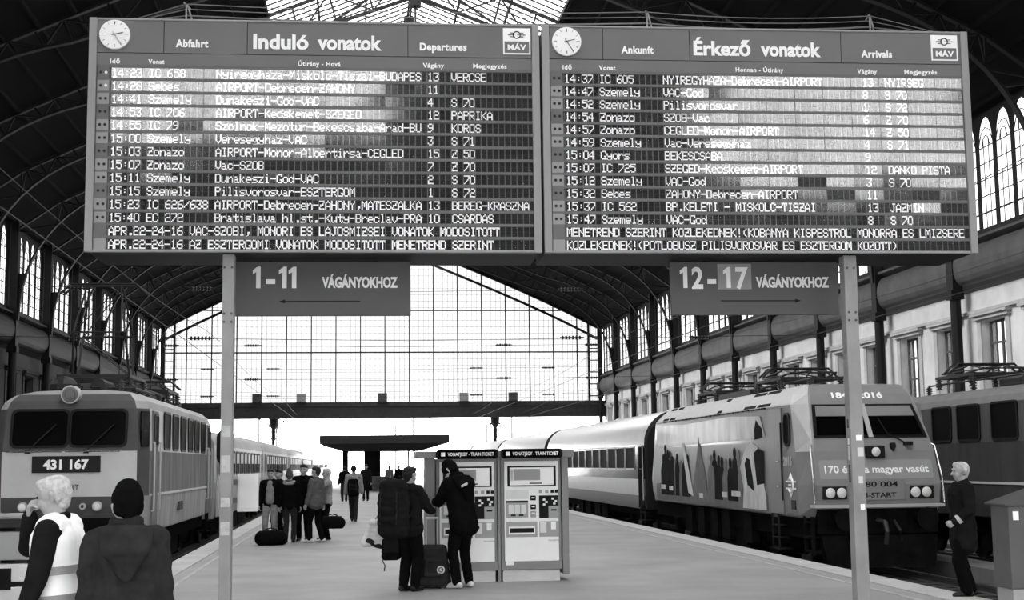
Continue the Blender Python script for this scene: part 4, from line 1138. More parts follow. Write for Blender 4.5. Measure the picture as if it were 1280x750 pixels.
def person(label, x, y, rz, h=1.75, lean=0.0, twist=0.0, roll=0.0, head=(0, 0), arms=(None, None), feet=None, curl=(.5, .5),
           top=C_black, hem=.86, bulk=1.0, legs=C_black, shoes=S_dark, hair=None, hat=None, hood=None, fur=None, collar=True, high=False, vest=False, shirt=None, bun=False, vox=.012, legw=1.0, group=None, z=0.0, bare_arm=False):
    s = h / 1.75
    piv = Vector((0, 0, .95))
    R = Matrix.Rotation(twist, 3, 'Z') @ Matrix.Rotation(-lean, 3, 'X') @ Matrix.Rotation(roll, 3, 'Y')
    T = lambda a, b, c: piv + R @ (Vector((a, b, c)) - piv)
    neck = T(0, -.005, 1.50)
    HR = R @ Matrix.Rotation(head[1], 3, 'Z') @ Matrix.Rotation(-head[0], 3, 'X')
    Hd = lambda a, b, c: neck + HR @ Vector((a, b, c - 1.50))
    body, V = MB(), lambda p: tuple(Vector(p) * s)
    def cp(mb, a, ra, b, rb, n=12): mb.capsule(V(a), ra * s, V(b), rb * s, n)
    # head, face, neck
    cp(body, Hd(0, -.018, 1.665), .086, Hd(0, .02, 1.660), .082, 16); cp(body, Hd(0, .028, 1.60), .066, Hd(0, .045, 1.565), .048, 14)
    cp(body, Hd(-.03, .06, 1.60), .04, Hd(.03, .06, 1.60), .04)
    cp(body, neck - Vector((0, 0, .06)), .062, Hd(0, -.005, 1.60), .056, 12)
    cp(body, Hd(0, .095, 1.645), .011, Hd(0, .119, 1.605), .016, 8); cp(body, Hd(-.03, .088, 1.672), .014, Hd(.03, .088, 1.672), .014, 8)
    cp(body, Hd(-.018, .088, 1.567), .009, Hd(.018, .088, 1.567), .009, 8)
    for q in (-1, 1): cp(body, Hd(q * .086, -.012, 1.60), .012, Hd(q * .094, -.022, 1.645), .019, 8)
    # torso and pelvis
    for q in (-1, 1):
        cp(body, T(q * .06, 0, 1.0), .11, T(q * .07, 0, 1.32), .10); cp(body, T(q * .05, 0, 1.36), .09, T(q * .15, -.01, 1.425), .06)
    jk, tr = MB(), MB()
    bk = bulk
    for q in (-1, 0, 1):
        cp(jk, T(q * .072, .0, 1.34), .118 * bk, T(q * .070, 0, 1.08), .112 * bk, 14)
        cp(jk, T(q * .070, 0, 1.08), .112 * bk, T(q * .085, .0, hem + .09), .118 * bk, 14)
    for q in (-1, 1): cp(jk, T(q * .05, -.005, 1.41), .095 * bk, T(q * .168, -.012, 1.415), .078 * bk, 12)
    if collar:
        for i in range(10):
            a0, a1 = 2 * PI * i / 10, 2 * PI * (i + 1) / 10
            cp(jk, T(.072 * math.cos(a0), .068 * math.sin(a0), 1.50 - .012 * math.sin(a0)), .022, T(.072 * math.cos(a1), .068 * math.sin(a1), 1.50 - .012 * math.sin(a1)), .022, 8)
    if high:
        for k_ in range(3):
            for i in range(10):
                a0, a1 = 2 * PI * i / 10, 2 * PI * (i + 1) / 10; zz = 1.50 + k_ * .022
                cp(jk, T(.084 * math.cos(a0), .080 * math.sin(a0) - .01, zz), .024, T(.084 * math.cos(a1), .080 * math.sin(a1) - .01, zz), .024, 8)
    # arms and hands
    hands = []
    for q, arm, cu in ((-1, arms[0], curl[0]), (1, arms[1], curl[1])):
        sh = T(q * .19, -.01, 1.415)
        tgt = Vector(arm) if arm else T(q * .27, .03, .87)
        hint = Vector((q * .5, -.6, -.35)) if (arm is None or tgt.z < 1.3) else Vector((q * .7, -.1, -.9))
        el, wr = ik(sh, tgt, .285, .255, hint)
        cp(body, sh, .050, el, .040); cp(body, el, .040, wr, .027)
        cp(jk, sh, .078 * bk ** .5, el, .064 * bk ** .5); cp(jk, el, .064 * bk ** .5, wr - (wr - el) * .06, .049)
        d = (wr - el).normalized(); side = Vector((1, 0, 0)) if abs(d.x) < .8 else Vector((0, 1, 0))
        pn = d.cross(Vector((0, 1, 0)) if abs(d.y) < .8 else Vector((0, 0, 1))).normalized() * (-q)      # palm faces inwards
        if arm and tgt.z > 1.1: pn = (Vector((0, -1, 0)) - d * d.dot(Vector((0, -1, 0)))).normalized()
        ac = d.cross(pn).normalized()
        palm = wr + d * .085
        for k in range(4):
            off = (k - 1.5) * .0195
            kn = palm + ac * off
            cp(body, wr + d * .012 + ac * off * .7, .017, kn, .0125, 8)
            ln = (.066, .076, .072, .056)[k]
            f1 = (d * math.cos(cu) + pn * math.sin(cu)).normalized(); f2 = (d * math.cos(cu * 2.2) + pn * math.sin(cu * 2.2)).normalized()
            p1 = kn + f1 * ln * .55; p2 = p1 + f2 * ln * .5
            cp(body, kn, .0105, p1, .0095, 8); cp(body, p1, .0095, p2, .008, 8)
        thd = -1 if ac.dot(Vector((0, 1, 0))) < 0 else 1
        tb = wr + d * .03 + ac * (.026 * thd); t1_ = tb + (d * .7 + ac * thd * .6 + pn * .3).normalized() * .042; t2_ = t1_ + (d * .9 + pn * .35).normalized() * .03
        cp(body, wr + d * .015, .018, tb, .014, 8); cp(body, tb, .013, t1_, .011, 8); cp(body, t1_, .011, t2_, .009, 8)
        hands.append(V(palm))
    # legs
    ft = feet or ((-.095, 0, 0), (.095, 0.02, 0))
    shoe_parts = []
    for q, f in ((-1, ft[0]), (1, ft[1])):
        an = Vector((f[0], f[1], .085 + (f[3] if len(f) > 3 else 0)))
        hp = Vector((q * .09, 0, .92))
        kn, an = ik(hp, an, .445, .41, (q * .06, 1, 0))
        cp(body, hp, .085, kn, .056); cp(body, kn, .056, an, .040)
        cp(tr, hp + Vector((0, 0, .03)), .105 * legw, kn, .076 * legw); cp(tr, kn, .076 * legw, an + (kn - an) * .02, .063 * legw)
        yaw = f[2] if len(f) > 2 else q * -.15
        fw = Vector((-math.sin(yaw), math.cos(yaw), 0))
        sm = MB(); g_ = Vector((an.x, an.y, an.z - .085))
        cp(sm, g_ - fw * .055 + Vector((0, 0, .045)), .042, g_ + fw * .05 + Vector((0, 0, .05)), .046, 10); cp(sm, g_ + fw * .05 + Vector((0, 0, .042)), .044, g_ + fw * .165 + Vector((0, 0, .032)), .034, 10); cp(sm, g_ - fw * .03 + Vector((0, 0, .06)), .044, an + Vector((0, 0, .02)), .046, 10)
        sm.v = [(a, b, max(c, .002)) for a, b, c in sm.v]
        cp(body, an, .04, g_ + fw * .10 + Vector((0, 0, .04)), .025)
        shoe_parts.append(sm)
    for q in (-1, 1): cp(tr, Vector((q * .06, 0, .98)), .115 * legw ** .5, Vector((q * .075, 0, .90)), .12 * legw ** .5)
    root = remeshed(body, 'person', M_skin, None, max(vox * .62, .0072), 2)
    root.location = (x, y, z); root.rotation_euler = (0, 0, rz)
    tag(root, label, 'person', group)
    remeshed(jk, 'jacket', top, root, vox, 4, fold=.003 if vest else .014); remeshed(tr, 'trousers', legs, root, vox, 4, fold=.008)
    for sm in shoe_parts: remeshed(sm, 'shoe', shoes, root, .008, 3)
    # face details
    for q in (-1, 1):
        e = MB(); e.ball(V(Hd(q * .031, .098, 1.648)), .0125 * s, 10, sq=(1.2, .7, .7)); e.build('eye', M_eye, root, smooth=True, angle=180)
        e = MB(); e.tube([V(Hd(q * .014, .107, 1.671)), V(Hd(q * .030, .106, 1.677)), V(Hd(q * .048, .096, 1.671))], .005 * s, 6); e.build('eyebrow', hair or H_dark, root)
    e = MB(); e.tube([V(Hd(-.022, .093, 1.569)), V(Hd(0, .0985, 1.568)), V(Hd(.022, .093, 1.569))], .0045 * s, 6); e.build('mouth', M_lip, root)
    if hair and not hat:
        m = MB(); cp(m, Hd(0, -.03, 1.685), .089, Hd(0, .012, 1.692), .083, 16); cp(m, Hd(0, -.052, 1.65), .070, Hd(0, -.046, 1.59), .052, 14)
        for q in (-1, 1): cp(m, Hd(q * .055, -.045, 1.665), .040, Hd(q * .066, -.05, 1.62), .026, 10)
        cp(m, Hd(-.035, .062, 1.728), .034, Hd(.04, .058, 1.730), .034, 10)
        if bun: cp(m, Hd(0, -.05, 1.76), .055, Hd(0, -.055, 1.785), .05, 12)
        remeshed(m, 'hair', hair, root, .009, 2)
    if hat:
        m = MB(); cp(m, Hd(0, -.02, 1.685), .104, Hd(0, .015, 1.69), .100, 18); cp(m, Hd(0, -.02, 1.72), .098, Hd(0, -.015, 1.735), .088, 18)
        for q in (-1, 1): cp(m, Hd(q * .05, -.03, 1.64), .055, Hd(q * .05, -.035, 1.62), .05, 12)
        if hat[0] == 'knit_cap': cp(m, Hd(0, -.05, 1.62), .062, Hd(0, -.055, 1.59), .05, 12)
        if hat[0] == 'peaked_cap': cp(m, Hd(-.05, .10, 1.70), .018, Hd(.05, .10, 1.70), .018, 8); cp(m, Hd(-.035, .14, 1.69), .012, Hd(.035, .14, 1.69), .012, 8)
        remeshed(m, hat[0], hat[1], root, .009, 3)
        if hair:
            m = MB()
            for q in (-1, 1): cp(m, Hd(q * .068, -.04, 1.61), .032, Hd(q * .05, -.07, 1.585), .03, 10)
            remeshed(m, 'hair', hair, root, .009, 2)
    if hood:
        m = MB()
        for a in range(-4, 5):
            t_ = a / 4 * 1.35
            cp(m, T(.135 * math.sin(t_), -.085 - .045 * math.cos(t_), 1.475 - .02 * abs(a) * .2), .046, T(.10 * math.sin(t_), -.148 - .032 * math.cos(t_), 1.355), .052, 10)
        cp(m, T(0, -.155, 1.35), .075, T(0, -.16, 1.24), .045, 12); cp(m, T(-.07, -.152, 1.35), .062, T(-.01, -.165, 1.19), .036, 12); cp(m, T(.07, -.152, 1.35), .062, T(.01, -.165, 1.19), .036, 12)
        remeshed(m, 'hood', hood, root, vox, 3, fold=.008)
    if fur:
        m = MB()
        for i in range(12):
            a0, a1 = PI * .9 + 2 * PI * .8 * (i / 12 - .5) - PI / 2 * .0, PI * .9 + 2 * PI * .8 * ((i + 1) / 12 - .5)
            f_ = lambda a: T(.125 * math.sin(a), -.02 + .115 * math.cos(a), 1.47 + .015 * math.cos(a))
            cp(m, f_(a0), .045, f_(a1), .045, 8)
        remeshed(m, 'fur_collar', fur, root, .012, 1)
    if vest:
        m = MB()
        for q in (-1, 0, 1): cp(m, T(q * .078, .0, 1.35), .126 * bk, T(q * .075, 0, 1.08), .122 * bk, 14); cp(m, T(q * .075, 0, 1.08), .122 * bk, T(q * .085, 0, hem + .12), .126 * bk, 14)
        for q in (-1, 1): cp(m, T(q * .06, -.005, 1.425), .095 * bk, T(q * .135, -.012, 1.43), .086 * bk, 12)
        vo = remeshed(m, 'vest', C_vest, root, vox, 3, fold=.004)
        for zz in (1.17, .995):
            m = MB(); n = 40
            ring = []
            for k in range(n):
                a = 2 * PI * k / n; cx_, cy_ = math.cos(a), math.sin(a)
                px_ = (.075 if cx_ > 0 else -.075) * min(1, abs(cx_) * 3) + cx_ * .1255 * bk; ring.append((px_, cy_ * .1255 * bk))
            vs = []
            for zq, gr in ((zz - .026, 1.0), (zz + .026, 1.0), (zz + .026, 1.06), (zz - .026, 1.06)):
                for a, b in ring: vs.append(V(T(a * gr, b * gr, zq)))
            fs = [(i * n + k, i * n + (k + 1) % n, ((i + 1) % 4) * n + (k + 1) % n, ((i + 1) % 4) * n + k) for i in range(4) for k in range(n)]
            m.add(vs, fs); m.build('reflective_stripe', C_stripe, vo, smooth=True)
    if shirt:
        m = MB(); cp(m, T(0, .072, 1.42), .072, T(0, .082, 1.30), .080, 14); cp(m, T(-.02, .080, 1.30), .082, T(-.03, .080, .98), .088, 14); cp(m, T(.02, .080, 1.30), .082, T(.03, .080, .98), .088, 14); remeshed(m, 'shirt', shirt, root, vox, 2)
    return root, [Vector(hh) for hh in hands], T

def to_world(root, p):
    return Matrix.Rotation(root.rotation_euler.z, 3, 'Z') @ Vector(p) + Vector(root.location)
R_ = math.radians
# near figures at the left
person('white-haired man in a pale high-visibility vest, hand at his mouth', -1.86, 9.05, R_(80), 1.72, lean=.08, head=(.10, 0), arms=((-.30, .13, .90), (.03, .235, 1.515)), curl=(.5, 1.0), top=C_char, hem=.84, bulk=1.16, legs=C_black, hair=H_white, vest=True, vox=.010)
person('man seen from behind in a black knit cap and dark hooded jacket', -1.42, 8.75, R_(10), 1.65, lean=.03, head=(-.02, .25), top=C_dgrey, hem=.74, bulk=1.20, legs=C_black, hat=('knit_cap', C_black), hood=C_dgrey, high=True, vox=.010)
# at the ticket machines
bp, hands, T = person('man with a large dark backpack waiting beside the ticket machines', .70, 19.75, R_(-38), 1.735, lean=.03, head=(.05, -.1), arms=((-.33, .03, .90), (.16, .36, 1.12)), top=C_char, hem=.80, bulk=1.16, legs=C_black, legw=1.12, hair=H_dark, vox=.011)
us, uh, T2 = person('person in a long dark coat bending to the left ticket machine', 1.50, 20.1, R_(38), 1.86, lean=.22, head=(.62, .2), arms=((-.10, .46, 1.16), (.12, .40, 1.14)), top=C_black, hem=.74, bulk=1.2, legs=C_black, shoes=S_light, hat=('knit_cap', C_black), hood=C_black, high=True, vox=.011, feet=((-.12, 0, .1), (.13, .03, -.25)))
m = MB(); m.plate(Vector((-.09, -.145, 1.44)) * 1.03, (1, 0, .35), (0, .3, 1), rrect(.11, .035, .015), -.03); m.build('shoulder_patch', C_white, us)
# group by the left train
person('man in an open dark jacket and pale shirt and trousers behind the duffel bag', -2.10, 33.6, R_(172), 1.70, arms=(None, None), top=C_black, hem=.84, bulk=1.05, legs=C_lt, shoes=S_light, hair=H_dark, shirt=C_lt, vox=.014, feet=((-.13, 0, 0), (.13, 0, 0)))
person('woman with a hair bun and pale fur collar on a black coat, back turned', -1.62, 32.9, R_(-10), 1.66, top=C_black, hem=.84, bulk=1.12, legs=C_dgrey, legw=.96, hair=H_mid, bun=True, fur=F_fur, vox=.014)
person('tall man in a long black coat facing out of the group', -1.32, 33.55, R_(168), 1.80, top=C_black, hem=.66, bulk=1.1, legs=C_black, hair=H_dark, vox=.014)
person('man in a grey jacket holding a bag, right side of the group', -1.00, 32.75, R_(62), 1.74, arms=((-.26, .12, .88), (.28, -.04, .86)), top=C_mid, hem=.80, bulk=1.15, legs=C_black, shoes=S_light, hair=H_dark, vox=.014, feet=((-.10, .10, .0), (.10, -.12, .0)))
person('fair-haired person in a pale top at the right of the group', -.78, 33.7, R_(110), 1.70, arms=((-.5, .45, 1.30), None), top=C_lt, hem=.86, bulk=1.0, legs=C_black, hair=H_fair, vox=.014)
person('dark-haired person half hidden between the pale-shirted man and the woman', -1.98, 34.8, R_(150), 1.68, top=C_black, hem=.82, legs=C_black, shoes=S_light, hair=H_dark, vox=.014)
# walking away along the platform
wk, wh, T3 = person('man in a pale jacket walking away with a black backpack', -.17, 44.4, R_(-4), 1.76, top=C_lt, hem=.90, bulk=1.05, legs=C_dgrey, legw=.95, hair=H_dark, vox=.014, feet=((-.06, .16, .05), (.07, -.20, -.05)))
person('distant person in a dark jacket, left of the walking man', -.72, 68.9, R_(10), 1.72, top=C_black, legs=C_dgrey, hair=H_dark, vox=.018)
person('distant person in a long dark coat, right of the walking man', .34, 69.8, R_(170), 1.80, top=C_char, hem=.6, legs=C_black, hair=H_dark, vox=.018)
person('distant person in black beside the platform kiosk counter', 2.65, 93.0, R_(170), 1.75, top=C_black, legs=C_black, hair=H_dark, vox=.02)
person('distant person in a grey jacket between kiosk and ticket machines', 1.95, 90.0, R_(20), 1.70, top=C_mid, legs=C_black, hair=H_mid, vox=.02)
# railwayman at the right
person('white-haired railwayman in a long dark uniform coat on the platform edge', 7.80, 17.3, R_(84), 1.71, arms=((-.20, .17, .99), None), top=C_char, hem=.60, bulk=1.27, legs=C_black, legw=1.22, hair=H_white, vox=.011, curl=(.9, .5), feet=((-.10, .02, 0), (.10, -.10, 0)))
rm = [o for o in COL.objects if o.get('label', '').startswith('white-haired railwayman')][0]
for k_, q in enumerate((.82, .74)):
    a, b = Vector((-.30, -.06, 1.12)), Vector((-.195, .166, .968)); p = a + (b - a) * q; d = (b - a).normalized()
    m = MB(); m.tube([p - d * .012, p + d * .012], .062, 14); m.build('cuff_stripe', C_white, rm)

# ---------------------------------------------------------------- bags
def soft(mb, name, m, parent, vox=.012, sm=4): return remeshed(mb, name, m, parent, vox, sm, fold=.006)
def boxy(mb, x0, x1, y0, y1, z0, z1): mb.box(x0, x1, y0, y1, z0, z1)
def backpack(label, root_p, s, mt, yoff, big):
    rz = root_p.rotation_euler.z
    loc = to_world(root_p, (0, yoff, 1.0))
    t = thing('backpack', label, 'backpack', loc, rz)
    w_, d_, h_ = (.20, .15, .36) if big else (.155, .10, .25)
    m = MB()
    n = 7
    for i in range(n):
        z = -.12 + i * (h_ * 1.75) / n; k = 1 - .35 * max(0, (i - 4) / 3) ** 2
        m.capsule((-w_ * .62 * k, -d_ * .2, z), d_ * .85 * k, (w_ * .62 * k, -d_ * .2, z), d_ * .85 * k)
    b = soft(m, 'main_bag', mt, t)
    m = MB(); z1 = -.12 + h_ * 1.75
    m.capsule((-w_ * .6, -d_ * .15, z1 - .04), d_ * .72, (w_ * .6, -d_ * .15, z1 - .04), d_ * .72); soft(m, 'lid', mt, t)
    m = MB(); m.capsule((-w_ * .45, -d_ * 1.05, .02), d_ * .4, (w_ * .45, -d_ * 1.05, .02), d_ * .4); m.capsule((-w_ * .45, -d_ * 1.0, .14), d_ * .38, (w_ * .45, -d_ * 1.0, .14), d_ * .38); soft(m, 'front_pocket', C_char if mt is C_black else mt, t)
    for q in (-1, 1):
        m = MB(); m.tube([(q * .11, d_ * .5, z1 - .1), (q * .125, d_ * .5 + .10, z1 - .06), (q * .13, d_ * .5 + .21, z1 - .16), (q * .14, d_ * .5 + .20, .22), (q * .17, d_ * .5 + .06, .06), (q * .15, d_ * .3, .0)], .018, 6); m.build('shoulder_strap', mt, t, smooth=True)
        m = MB(); m.bar((q * w_ * .7, -d_ * 1.05, -.05), (q * w_ * .7, -d_ * .95, z1 - .1), .022, .008); m.build('compression_strap', C_dgrey, t)
    return t
backpack('large dark travel backpack worn by the man beside the ticket machines', bp, 1, C_char, -.33, True)
backpack('black daypack on the back of the man in the pale jacket', wk, 1, C_black, -.24, False)
h0 = to_world(bp, hands[0])
t = thing('tote_bag', 'pale cloth bag hanging at the hip of the backpack man', 'bag', (h0.x - .14, h0.y + .10, .62))
m = MB()
for i in range(6): m.capsule((-.13 - .02 * (5 - i), 0, .05 + i * .055), .062, (.09 - .012 * (5 - i), 0, .05 + i * .055), .062)
soft(m, 'bag_body', mat('pale_canvas', 190, .85, var=.2, scale=8, bump=.3), t)
m = MB(); m.capsule((-.19, -.01, .08), .06, (.0, -.01, .01), .05); soft(m, 'dark_base', C_dgrey, t)
for q in (-.03, .03):
    m = MB(); m.tube([(-.10, q, .36), (-.02, q, .47), (.07, q, .50), (.10, q, .36)], .009, 6); m.build('handle', C_lt, t)
t = thing('shoulder_bag', 'small black bag with a dangling strap held low by the backpack man', 'bag', (h0.x + .0, h0.y - .09, .42))
m = MB()
for i in range(4): m.capsule((-.08, 0, .07 + i * .065), .06, (.08, 0, .07 + i * .065), .06)
soft(m, 'bag_body', C_black, t)
m = MB(); m.box(-.11, .11, -.078, -.05, .12, .30); soft(m, 'flap', C_char, t, .01, 2)
m = MB(); m.tube([(-.10, 0, .28), (-.05, 0, .40), (.0, .02, .46), (.06, .0, .40), (.10, 0, .28)], .011, 6); m.build('handle', C_black, t)
m = MB(); m.tube([(-.10, -.02, .12), (-.12, -.03, .0), (-.09, -.03, -.06), (-.10, -.03, -.14)], .009, 6); m.build('strap', C_black, t)
# trolley case
t = thing('trolley_case', 'dark upright trolley case with a round pale badge by the bending person', 'suitcase', (1.03, 20.15, 0), R_(6))
m = MB()
for i in range(8):
    z = .10 + i * .064; k = 1 - .34 * i / 7
    m.capsule((-.205 * k + .03 * i / 7, 0, z), .085 * (1.12 - .2 * i / 7), (.205 * k + .03 * i / 7, 0, z), .085 * (1.12 - .2 * i / 7))
soft(m, 'case_body', cloth('case_cloth', 52), t)
m = MB(); m.capsule((-.10, -.10, .20), .03, (.12, -.10, .20), .03); m.capsule((-.08, -.09, .40), .03, (.12, -.09, .40), .03); m.capsule((-.10, -.10, .20), .03, (-.08, -.09, .40), .03); soft(m, 'front_pocket', cloth('case_cloth', 52), t)
m = MB()
for q in (-.055, .115): m.tube([(q, .06, .55), (q, .07, 1.0)], .011, 8)
m.tube([(-.065, .07, 1.0), (.125, .07, 1.0)], .018, 8); m.build('pull_handle', M_gl, t)
m = MB(); m.cyl((.13, -.108, .27), (.13, -.118, .27), .058, 24); bd = m.build('badge', C_white, t)
m = MB(); m.tube([(.13 + .03 * math.cos(a), -.12, .27 + .03 * math.sin(a)) for a in [2 * PI * i / 16 for i in range(17)]], .006, 5); m.build('badge_ring', C_char, bd)
for q in (-.15, .17):
    m = MB(); m.cyl((q - .02, .06, .045), (q + .02, .06, .045), .045, 16); m.build('wheel', S_dark, t)
    m = MB(); m.box(q - .03, q + .03, -.07, -.03, 0, .05); m.build('foot', S_dark, t)
def duffel(label, loc, rz, L, r):
    t = thing('duffel_bag', label, 'bag', loc, rz)
    m = MB(); m.capsule((-L / 2 + r, 0, r * .95), r, (L / 2 - r, 0, r * .9), r, 16); m.capsule((-L / 2 + r, -.04, r * .6), r * .6, (L / 2 - r, -.04, r * .6), r * .6); m.capsule((-L / 2 + r, .04, r * .6), r * .6, (L / 2 - r, .04, r * .6), r * .6)
    m.v = [(a, b, max(c, .004)) for a, b, c in m.v]
    soft(m, 'bag_body', C_black, t, .014)
    for q in (-.05, .05):
        m = MB(); m.tube([(-L * .22, q, r * 1.5), (-L * .16, q * .6, r * 2.1), (0, q * .3, r * 2.3), (L * .16, q * .6, r * 2.1), (L * .22, q, r * 1.5)], .013, 6); m.build('handle', C_char, t)
    m = MB(); m.tube([(-L * .36, 0, r * 1.9), (0, 0, r * 1.97), (L * .36, 0, r * 1.9)], .008, 5); m.build('zip', M_gear, t)
    return t
duffel('large black duffel bag on the platform in front of the pale-trousered man', (-1.98, 31.9, 0), .03, .74, .17)
duffel('black duffel bag hanging from the hand of the grey-jacketed man', (-.62, 32.95, .30), -.15, .62, .15)

# ---------------------------------------------------------------- ticket machines
M_kgrey = mat('kiosk_grey', 122, .4, var=.04); M_kwhite = mat('kiosk_white', 226, .4, var=.03); M_kdark = mat('kiosk_dark', 16, .5, spec=.1); M_kmid = mat('kiosk_panel_grey', 150, .4); M_kbase = mat('kiosk_base', 206, .6, var=.06)
M_scr = mat('screen_glass', 150, .15, coat=.6); M_scr2 = mat('screen_pane_dark', 118, .2)
def machine(label, x0, y0):
    root = thing('ticket_machine', label, 'ticket machine', (x0, y0, 0)); W = .93
    B = lambda m, n, mt, p=root, **k: m.build(n, mt, p, **k)
    X = lambda px: .02 + (px - 625) * .01203
    Zy = lambda py: 1.80 - (py - 578) * .01221
    def bx(px0, px1, py0, py1, d, mt, nm, par=root, bev=0.0):
        m = MB(); m.box(X(px0), X(px1), -d, .0, Zy(py1), Zy(py0)); return B(m, nm, mt, par, bevel=bev)
    m = MB(); m.box(0, W, .02, .7, .17, 1.86); B(m, 'cabinet', M_kgrey, bevel=.01)
    m = MB(); m.box(.03, W - .03, .06, .6, 0, .17); B(m, 'plinth', M_kbase)
    m = MB(); m.box(.0, W, -.03, .02, .18, .30); ft = B(m, 'kick_panel', M_kgrey, bevel=.006)
    bx(629, 639, 700, 705, .036, M_kwhite, 'kick_badge', ft)
    m = MB(); m.box(.055, W - .045, -.012, .02, .30, 1.81); fp = B(m, 'front_panel', M_kwhite, bevel=.006)
    s = bx(632, 694, 583, 608.5, .02, M_kdark, 'screen_surround', root)
    bx(635, 691, 585, 607, .023, M_scr, 'screen', s); bx(640, 674, 587, 601, .025, M_scr2, 'screen_page', s); bx(636, 639, 587, 602, .025, M_kmid, 'screen_menu', s); bx(660, 676, 604, 605.5, .025, M_kdark, 'screen_caption', s)
    bx(630, 659, 613, 624, .016, M_kbase, 'notice_panel')
    for q in (672, 680, 687, 692.5): bx(q, q + 4.2, 613, 617, .018, M_kmid if q < 686 else M_kdark, 'pictogram')
    t_ = bx(630, 658, 626, 647, .018, M_kmid, 'coin_tray'); bx(630, 658, 626, 628.5, .022, M_kdark, 'tray_lip', t_)
    for q in (633, 641, 649): bx(q, q + 6.5, 631, 642, .022, M_kbase, 'coin_slot', t_)
    for q in (636, 646): bx(q, q + 6, 643, 645, .023, M_kdark, 'coin_button', t_)
    for a, b in ((620, 626), (631, 637), (639, 647)): o = bx(661, 668, a, b, .018, M_kdark if a < 638 else M_kmid, 'reader_slot'); bx(662.5, 666.5, a + 2, a + 3.4, .021, M_kwhite, 'slot_light', o)
    c = bx(672, 697, 620, 648, .018, M_kdark, 'card_terminal'); bx(684, 697, 633, 648, .035, M_kmid, 'pin_pad', c, .004); bx(687, 694, 637, 639, .038, M_kdark, 'card_slot', c)
    for a, b in ((677, 624), (680, 627), (677, 630), (688, 623), (692, 626), (690, 629)): bx(a, a + 3, b, b + 2.4, .022, M_kwhite, 'card_symbol', c)
    p = bx(630, 669.5, 652, 671, .018, M_kmid, 'ticket_tray'); bx(633, 666.5, 658, 667.5, .024, M_kwhite, 'tray_frame', p); bx(634.5, 665, 660, 665.5, .026, M_kdark, 'tray_mouth', p)
    p = bx(672, 697, 652, 671, .018, M_kmid, 'receipt_panel'); bx(673, 681, 653, 666, .022, M_kbase, 'receipt_label', p); bx(687, 693, 653, 662, .024, M_kwhite, 'receipt_button', p)
    m = MB(); lettering(m, 'TICKETS', X(683), X(697), Zy(676.5), .024, y=-.014, bold=.002); B(m, 'lettering', M_kmid)
    # dark header with its lettering
    m = MB(); m.plate((W / 2, -.17, 1.925), (1, 0, 0), (0, 0, 1), rrect(W + .02, .145, .05), -.03); hd = B(m, 'header', M_kdark)
    m = MB(); m.box(.03, W - .03, -.17, .05, 1.87, 1.98); B(m, 'header_case', M_kdark, hd)
    m = MB(); lettering(m, 'VONATJEGY - TRAIN TICKET', .17, W - .06, 1.90, .052, y=-.178, bold=.003, track=1.06); B(m, 'header_lettering', M_white, hd)
    m = MB(); m.box(.07, .13, -.178, -.168, 1.895, 1.955); B(m, 'header_emblem', M_white, hd)
    return root
machine('white ticket machine partly hidden by the bending person', 1.16, 21.0)
machine('white ticket machine fully visible, right one of the pair', 2.145, 21.0)
t = thing('kiosk_housing', 'grey roofed housing that carries the two ticket machines', 'kiosk', (2.07, 21.4, 0))
org = (2.07, 21.4, 0)
m = MB(); m.box(1.01, 1.145, 21.0, 21.75, .1, 1.87); m.build('side_panel', M_kgrey, t, org, bevel=.01)
m = MB(); m.box(3.085, 3.19, 21.0, 21.75, .1, 1.87); m.build('side_panel', M_kgrey, t, org, bevel=.01)
m = MB(); m.box(2.098, 2.138, 21.0, 21.7, .0, 1.87); m.build('divider', M_kgrey, t, org)
m = MB(); m.box(.85, 3.27, 20.9, 21.85, 1.865, 1.975); m.build('roof', M_kgrey, t, org, bevel=.012)
m = MB(); m.box(1.1, 3.1, 21.55, 21.7, 0, .1); m.build('base', M_kdark, t, org)
m = MB(); m.cyl((3.19, 21.3, .36), (3.24, 21.3, .36), .03, 12); m.build('lock', M_kwhite, t, org)

# ---------------------------------------------------------------- kiosk canopy further along the platform
t = thing('platform_kiosk', 'dark flat canopy on stout posts over a speckled counter down the platform', 'kiosk', (1.6, 97, 0)); org = (1.6, 97, 0)
m = MB()
m.loft([[(x, y, z) for x, y in ((a, c), (b, c), (b, d), (a, d))] for a, b, c, d, z in ((-1.0, 4.4, 94, 103, 2.75), (-2.6, 6.0, 92, 105, 3.2), (-2.6, 6.0, 92, 105, 3.75))])
m.build('canopy', mat('canopy_dark', 52, .6, var=.1), t, org)
for a, b in ((.35, 1.5), (-1.15, -.75), (3.4, 3.52), (3.8, 3.9)):
    m = MB(); m.box(a, b, 97, 97.4 if b - a < .6 else 98.2, 0, 2.8); m.build('post', M_kdark, t, org)
M_speck = mat('speckled_stone', 120, .8, var=.6, scale=3.5)
m = MB(); m.box(.9, 3.3, 96.0, 96.8, 0, .92); m.build('counter', M_speck, t, org)
m = MB(); m.box(.8, 3.4, 95.9, 96.9, .92, .99); m.build('counter_top', M_kmid, t, org)

